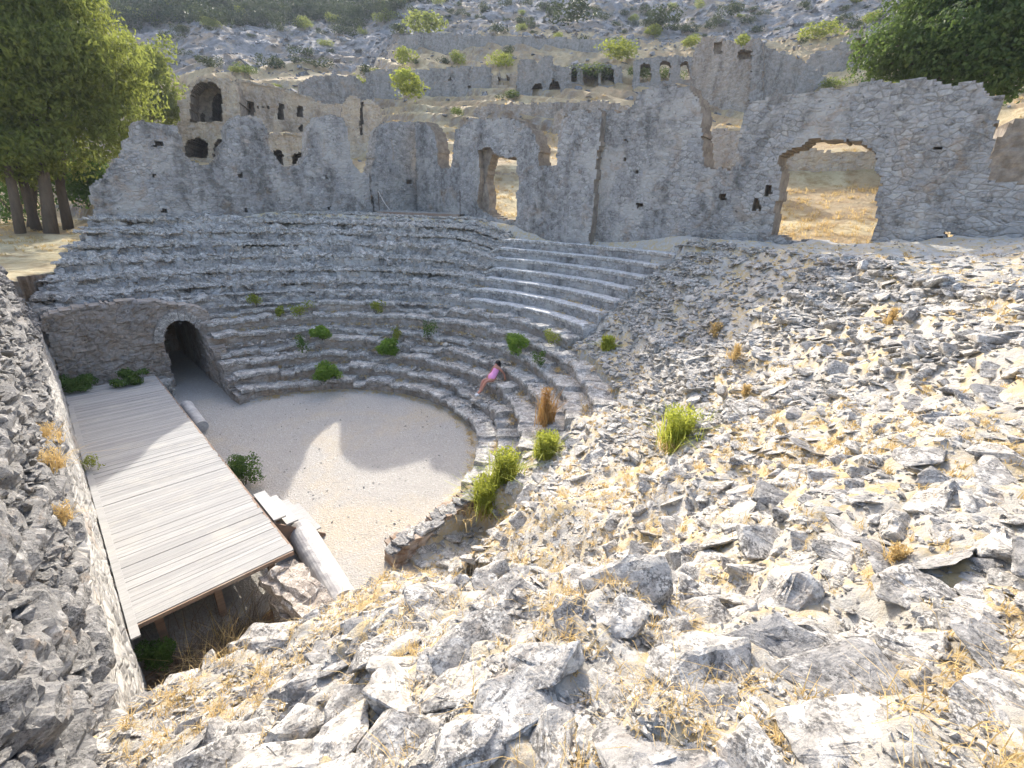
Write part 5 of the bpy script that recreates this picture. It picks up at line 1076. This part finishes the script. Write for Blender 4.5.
for (px, py, w, h, c_, lab) in NAMED:
    q = tz_at(px, py-1); s = px_m(q); o = link('hillside_shrub', SHM[c_][int(rng.integers(0, 4))], None, lab, 'shrub', None, None, tuple(q-np.array([0, 0, .1]))); o.scale = (w/s*1.25, w/s*1.25, h/s*1.45); o.rotation_euler = (0, 0, rng.uniform(0, 6.28))
n_ = 0
for _ in range(1500):
    px, py = rng.uniform(110, 880), rng.uniform(2, 78)
    pr = .50 if py < 30 and px < 480 else (.22 if py < 36 else .06)
    if rng.random() > pr: continue
    if py > 50 and px > 520: continue
    q = tz_at(px, py); dd_ = math.hypot(q[0], q[1])
    if dd_ > 320 or dd_ < 60: continue
    w = rng.uniform(5, 15)*(1.2 if px < 400 else .8); s = px_m(q); forest = py < 28 and px < 470
    o = link('hillside_shrub', SHM['leaf_scrub' if rng.random() < .8 else 'leaf_tree'][int(rng.integers(0, 4))], None, 'small dark green scrub bush scattered on the upper rocky hillside', 'shrub', 'scrub bushes on the upper hillside', None, tuple(q-np.array([0, 0, .2])))
    o.scale = (w/s*1.2, w/s*1.2, w/s*rng.uniform(.8, 1.2)); o.rotation_euler = (0, 0, rng.uniform(0, 6.28)); n_ += 1
    if n_ >= 230: break
# dense scrub wood over the upper left of the hill: one mass
def scrub_wood():
    Vs, b, k = [], 0, 0
    for _ in range(900):
        px, py = rng.uniform(85, 500), rng.uniform(-14, 26)
        lim = 30-(px-100)*.025+10*float(fbm(px*.02, py*.05, 3.0, 3))*2
        if px > 380: lim -= (px-380)*.32
        if py > lim: continue
        q = tz_at(px, py); r_ = rng.uniform(1.6, 3.6)
        v, f = leaf_blob([(q[0]+rng.normal(0, .6)*r_, q[1]+rng.normal(0, .6)*r_, q[2]+r_*.45, r_*rng.uniform(.5, .8), r_*rng.uniform(.4, .65)) for _ in range(3)], 150, .42, .5); Vs.append(v); k += len(v)
    V = np.concatenate(Vs); link('scrub_wood', mesh_from('scrub_wood', V, np.arange(len(V)).reshape(-1, 4), M['leaf_scrub']), label='dense dark green scrub covering the upper left of the hill', cat='scrub', kind='stuff')
scrub_wood()
def hill_rocks():
    N = 15000; d_ = 44*np.exp(rng.random(N)**.8*math.log(260/44)); a_ = np.radians(rng.uniform(2, 98, N)); x, y = d_*np.sin(a_), d_*np.cos(a_); z = terr_h(x, y)
    k = rng.random(N) < np.where(d_ > 92, .85, .16); x, y, z, d_ = x[k], y[k], z[k], d_[k]; n = len(x); s = np.exp(rng.normal(-.5, .5, n))*(.35+d_/160); Rr = rotm(rng.normal(0, .35, n), rng.normal(0, .35, n), rng.uniform(0, 6.28, n))
    merge_stones('hillside_rocks', LIB[1], np.stack([x, y, z], -1), s[:, None]*rng.uniform(.7, 1.4, (n, 3)), Rr, M['hillrock'], label='grey limestone outcrops and boulders over the hillside', cat='rocks', kind='stuff')
M['hillrock'] = stone_mat('hill_limestone', (.15, .15, .152), (.32, .315, .31), .15, .5, False, .35)
hill_rocks()
# grass beyond the walls
def outer_grass():
    N = 9000; d_ = 20.5*np.exp(rng.random(N)*math.log(60/20.5)); a_ = np.radians(rng.uniform(-8, 100, N)); x, y = d_*np.sin(a_), d_*np.cos(a_)
    k = ((x > 20.6) | (y > 29) | (x < -3)) & (fbm(x*.4, y*.4, 2.0, 3) > -.05); x, y, d_ = x[k], y[k], d_[k]
    v, f = blades(np.stack([x, y, terr_h(x, y)-.04], -1), 8, np.full(len(x), .22), .0011*d_, .8); link('dry_grass', mesh_from('dry_grass', v, f, M['straw']), label='dry straw grass on the slopes outside the theatre', cat='grass', kind='stuff')
outer_grass()

# ------------------------------------------------------------------ haze, light, camera
SUN_AZ, SUN_EL = 34.5, 30.5
HAZE = .0003
if HAZE > 0:
    m = MB(); m.box((0, 0, 88.5), (900, 900, 183)); t = NT('haze_air'); t.t.nodes.remove(t.b)
    v_ = t.n('ShaderNodeVolumePrincipled'); v_.inputs['Color'].default_value = (.74, .85, 1.0, 1); v_.inputs['Density'].default_value = HAZE; v_.inputs['Anisotropy'].default_value = .2
    t.l(v_.outputs[0], t.out.inputs['Volume']); m.build('haze', t.mat, kind='stuff', label='thin bluish haze in the air over the valley', cat='haze')
w = bpy.data.worlds.new('World'); scene.world = w; w.use_nodes = True; nt = w.node_tree
sky = nt.nodes.new('ShaderNodeTexSky'); sky.sky_type = 'NISHITA'; sky.sun_disc = False; sky.sun_elevation = R(SUN_EL); sky.sun_rotation = R(SUN_AZ); sky.dust_density = 4.0; sky.ozone_density = .4; sky.air_density = .9
bg = nt.nodes['Background']; nt.links.new(sky.outputs[0], bg.inputs[0]); bg.inputs[1].default_value = .15
L = bpy.data.lights.new('sun', 'SUN'); L.energy = 2.15; L.angle = R(.55); L.color = (1, .95, .86); so = bpy.data.objects.new('sun', L); COL.objects.link(so)
sd = mathutils.Vector((math.sin(R(SUN_AZ))*math.cos(R(SUN_EL)), math.cos(R(SUN_AZ))*math.cos(R(SUN_EL)), math.sin(R(SUN_EL)))); so.rotation_euler = sd.to_track_quat('Z', 'Y').to_euler(); so.location = (0, 0, 60)
cam = bpy.data.cameras.new('camera'); co = bpy.data.objects.new('camera', cam); COL.objects.link(co)
cam.sensor_fit = 'HORIZONTAL'; cam.sensor_width = 36; cam.lens = 36*F/1024; cam.clip_start = .05; cam.clip_end = 2000
co.matrix_world = mathutils.Matrix(((RGT[0], UPV[0], -FWD[0], 0), (RGT[1], UPV[1], -FWD[1], 0), (RGT[2], UPV[2], -FWD[2], EYE), (0, 0, 0, 1))); scene.camera = co
vs = scene.view_settings; vs.view_transform = 'Standard'; vs.look = 'None'; vs.exposure = 1.92; vs.gamma = 1; vs.use_curve_mapping = False
scene.cycles.max_bounces = 6; scene.cycles.diffuse_bounces = 3; scene.cycles.transmission_bounces = 2; scene.cycles.volume_bounces = 0
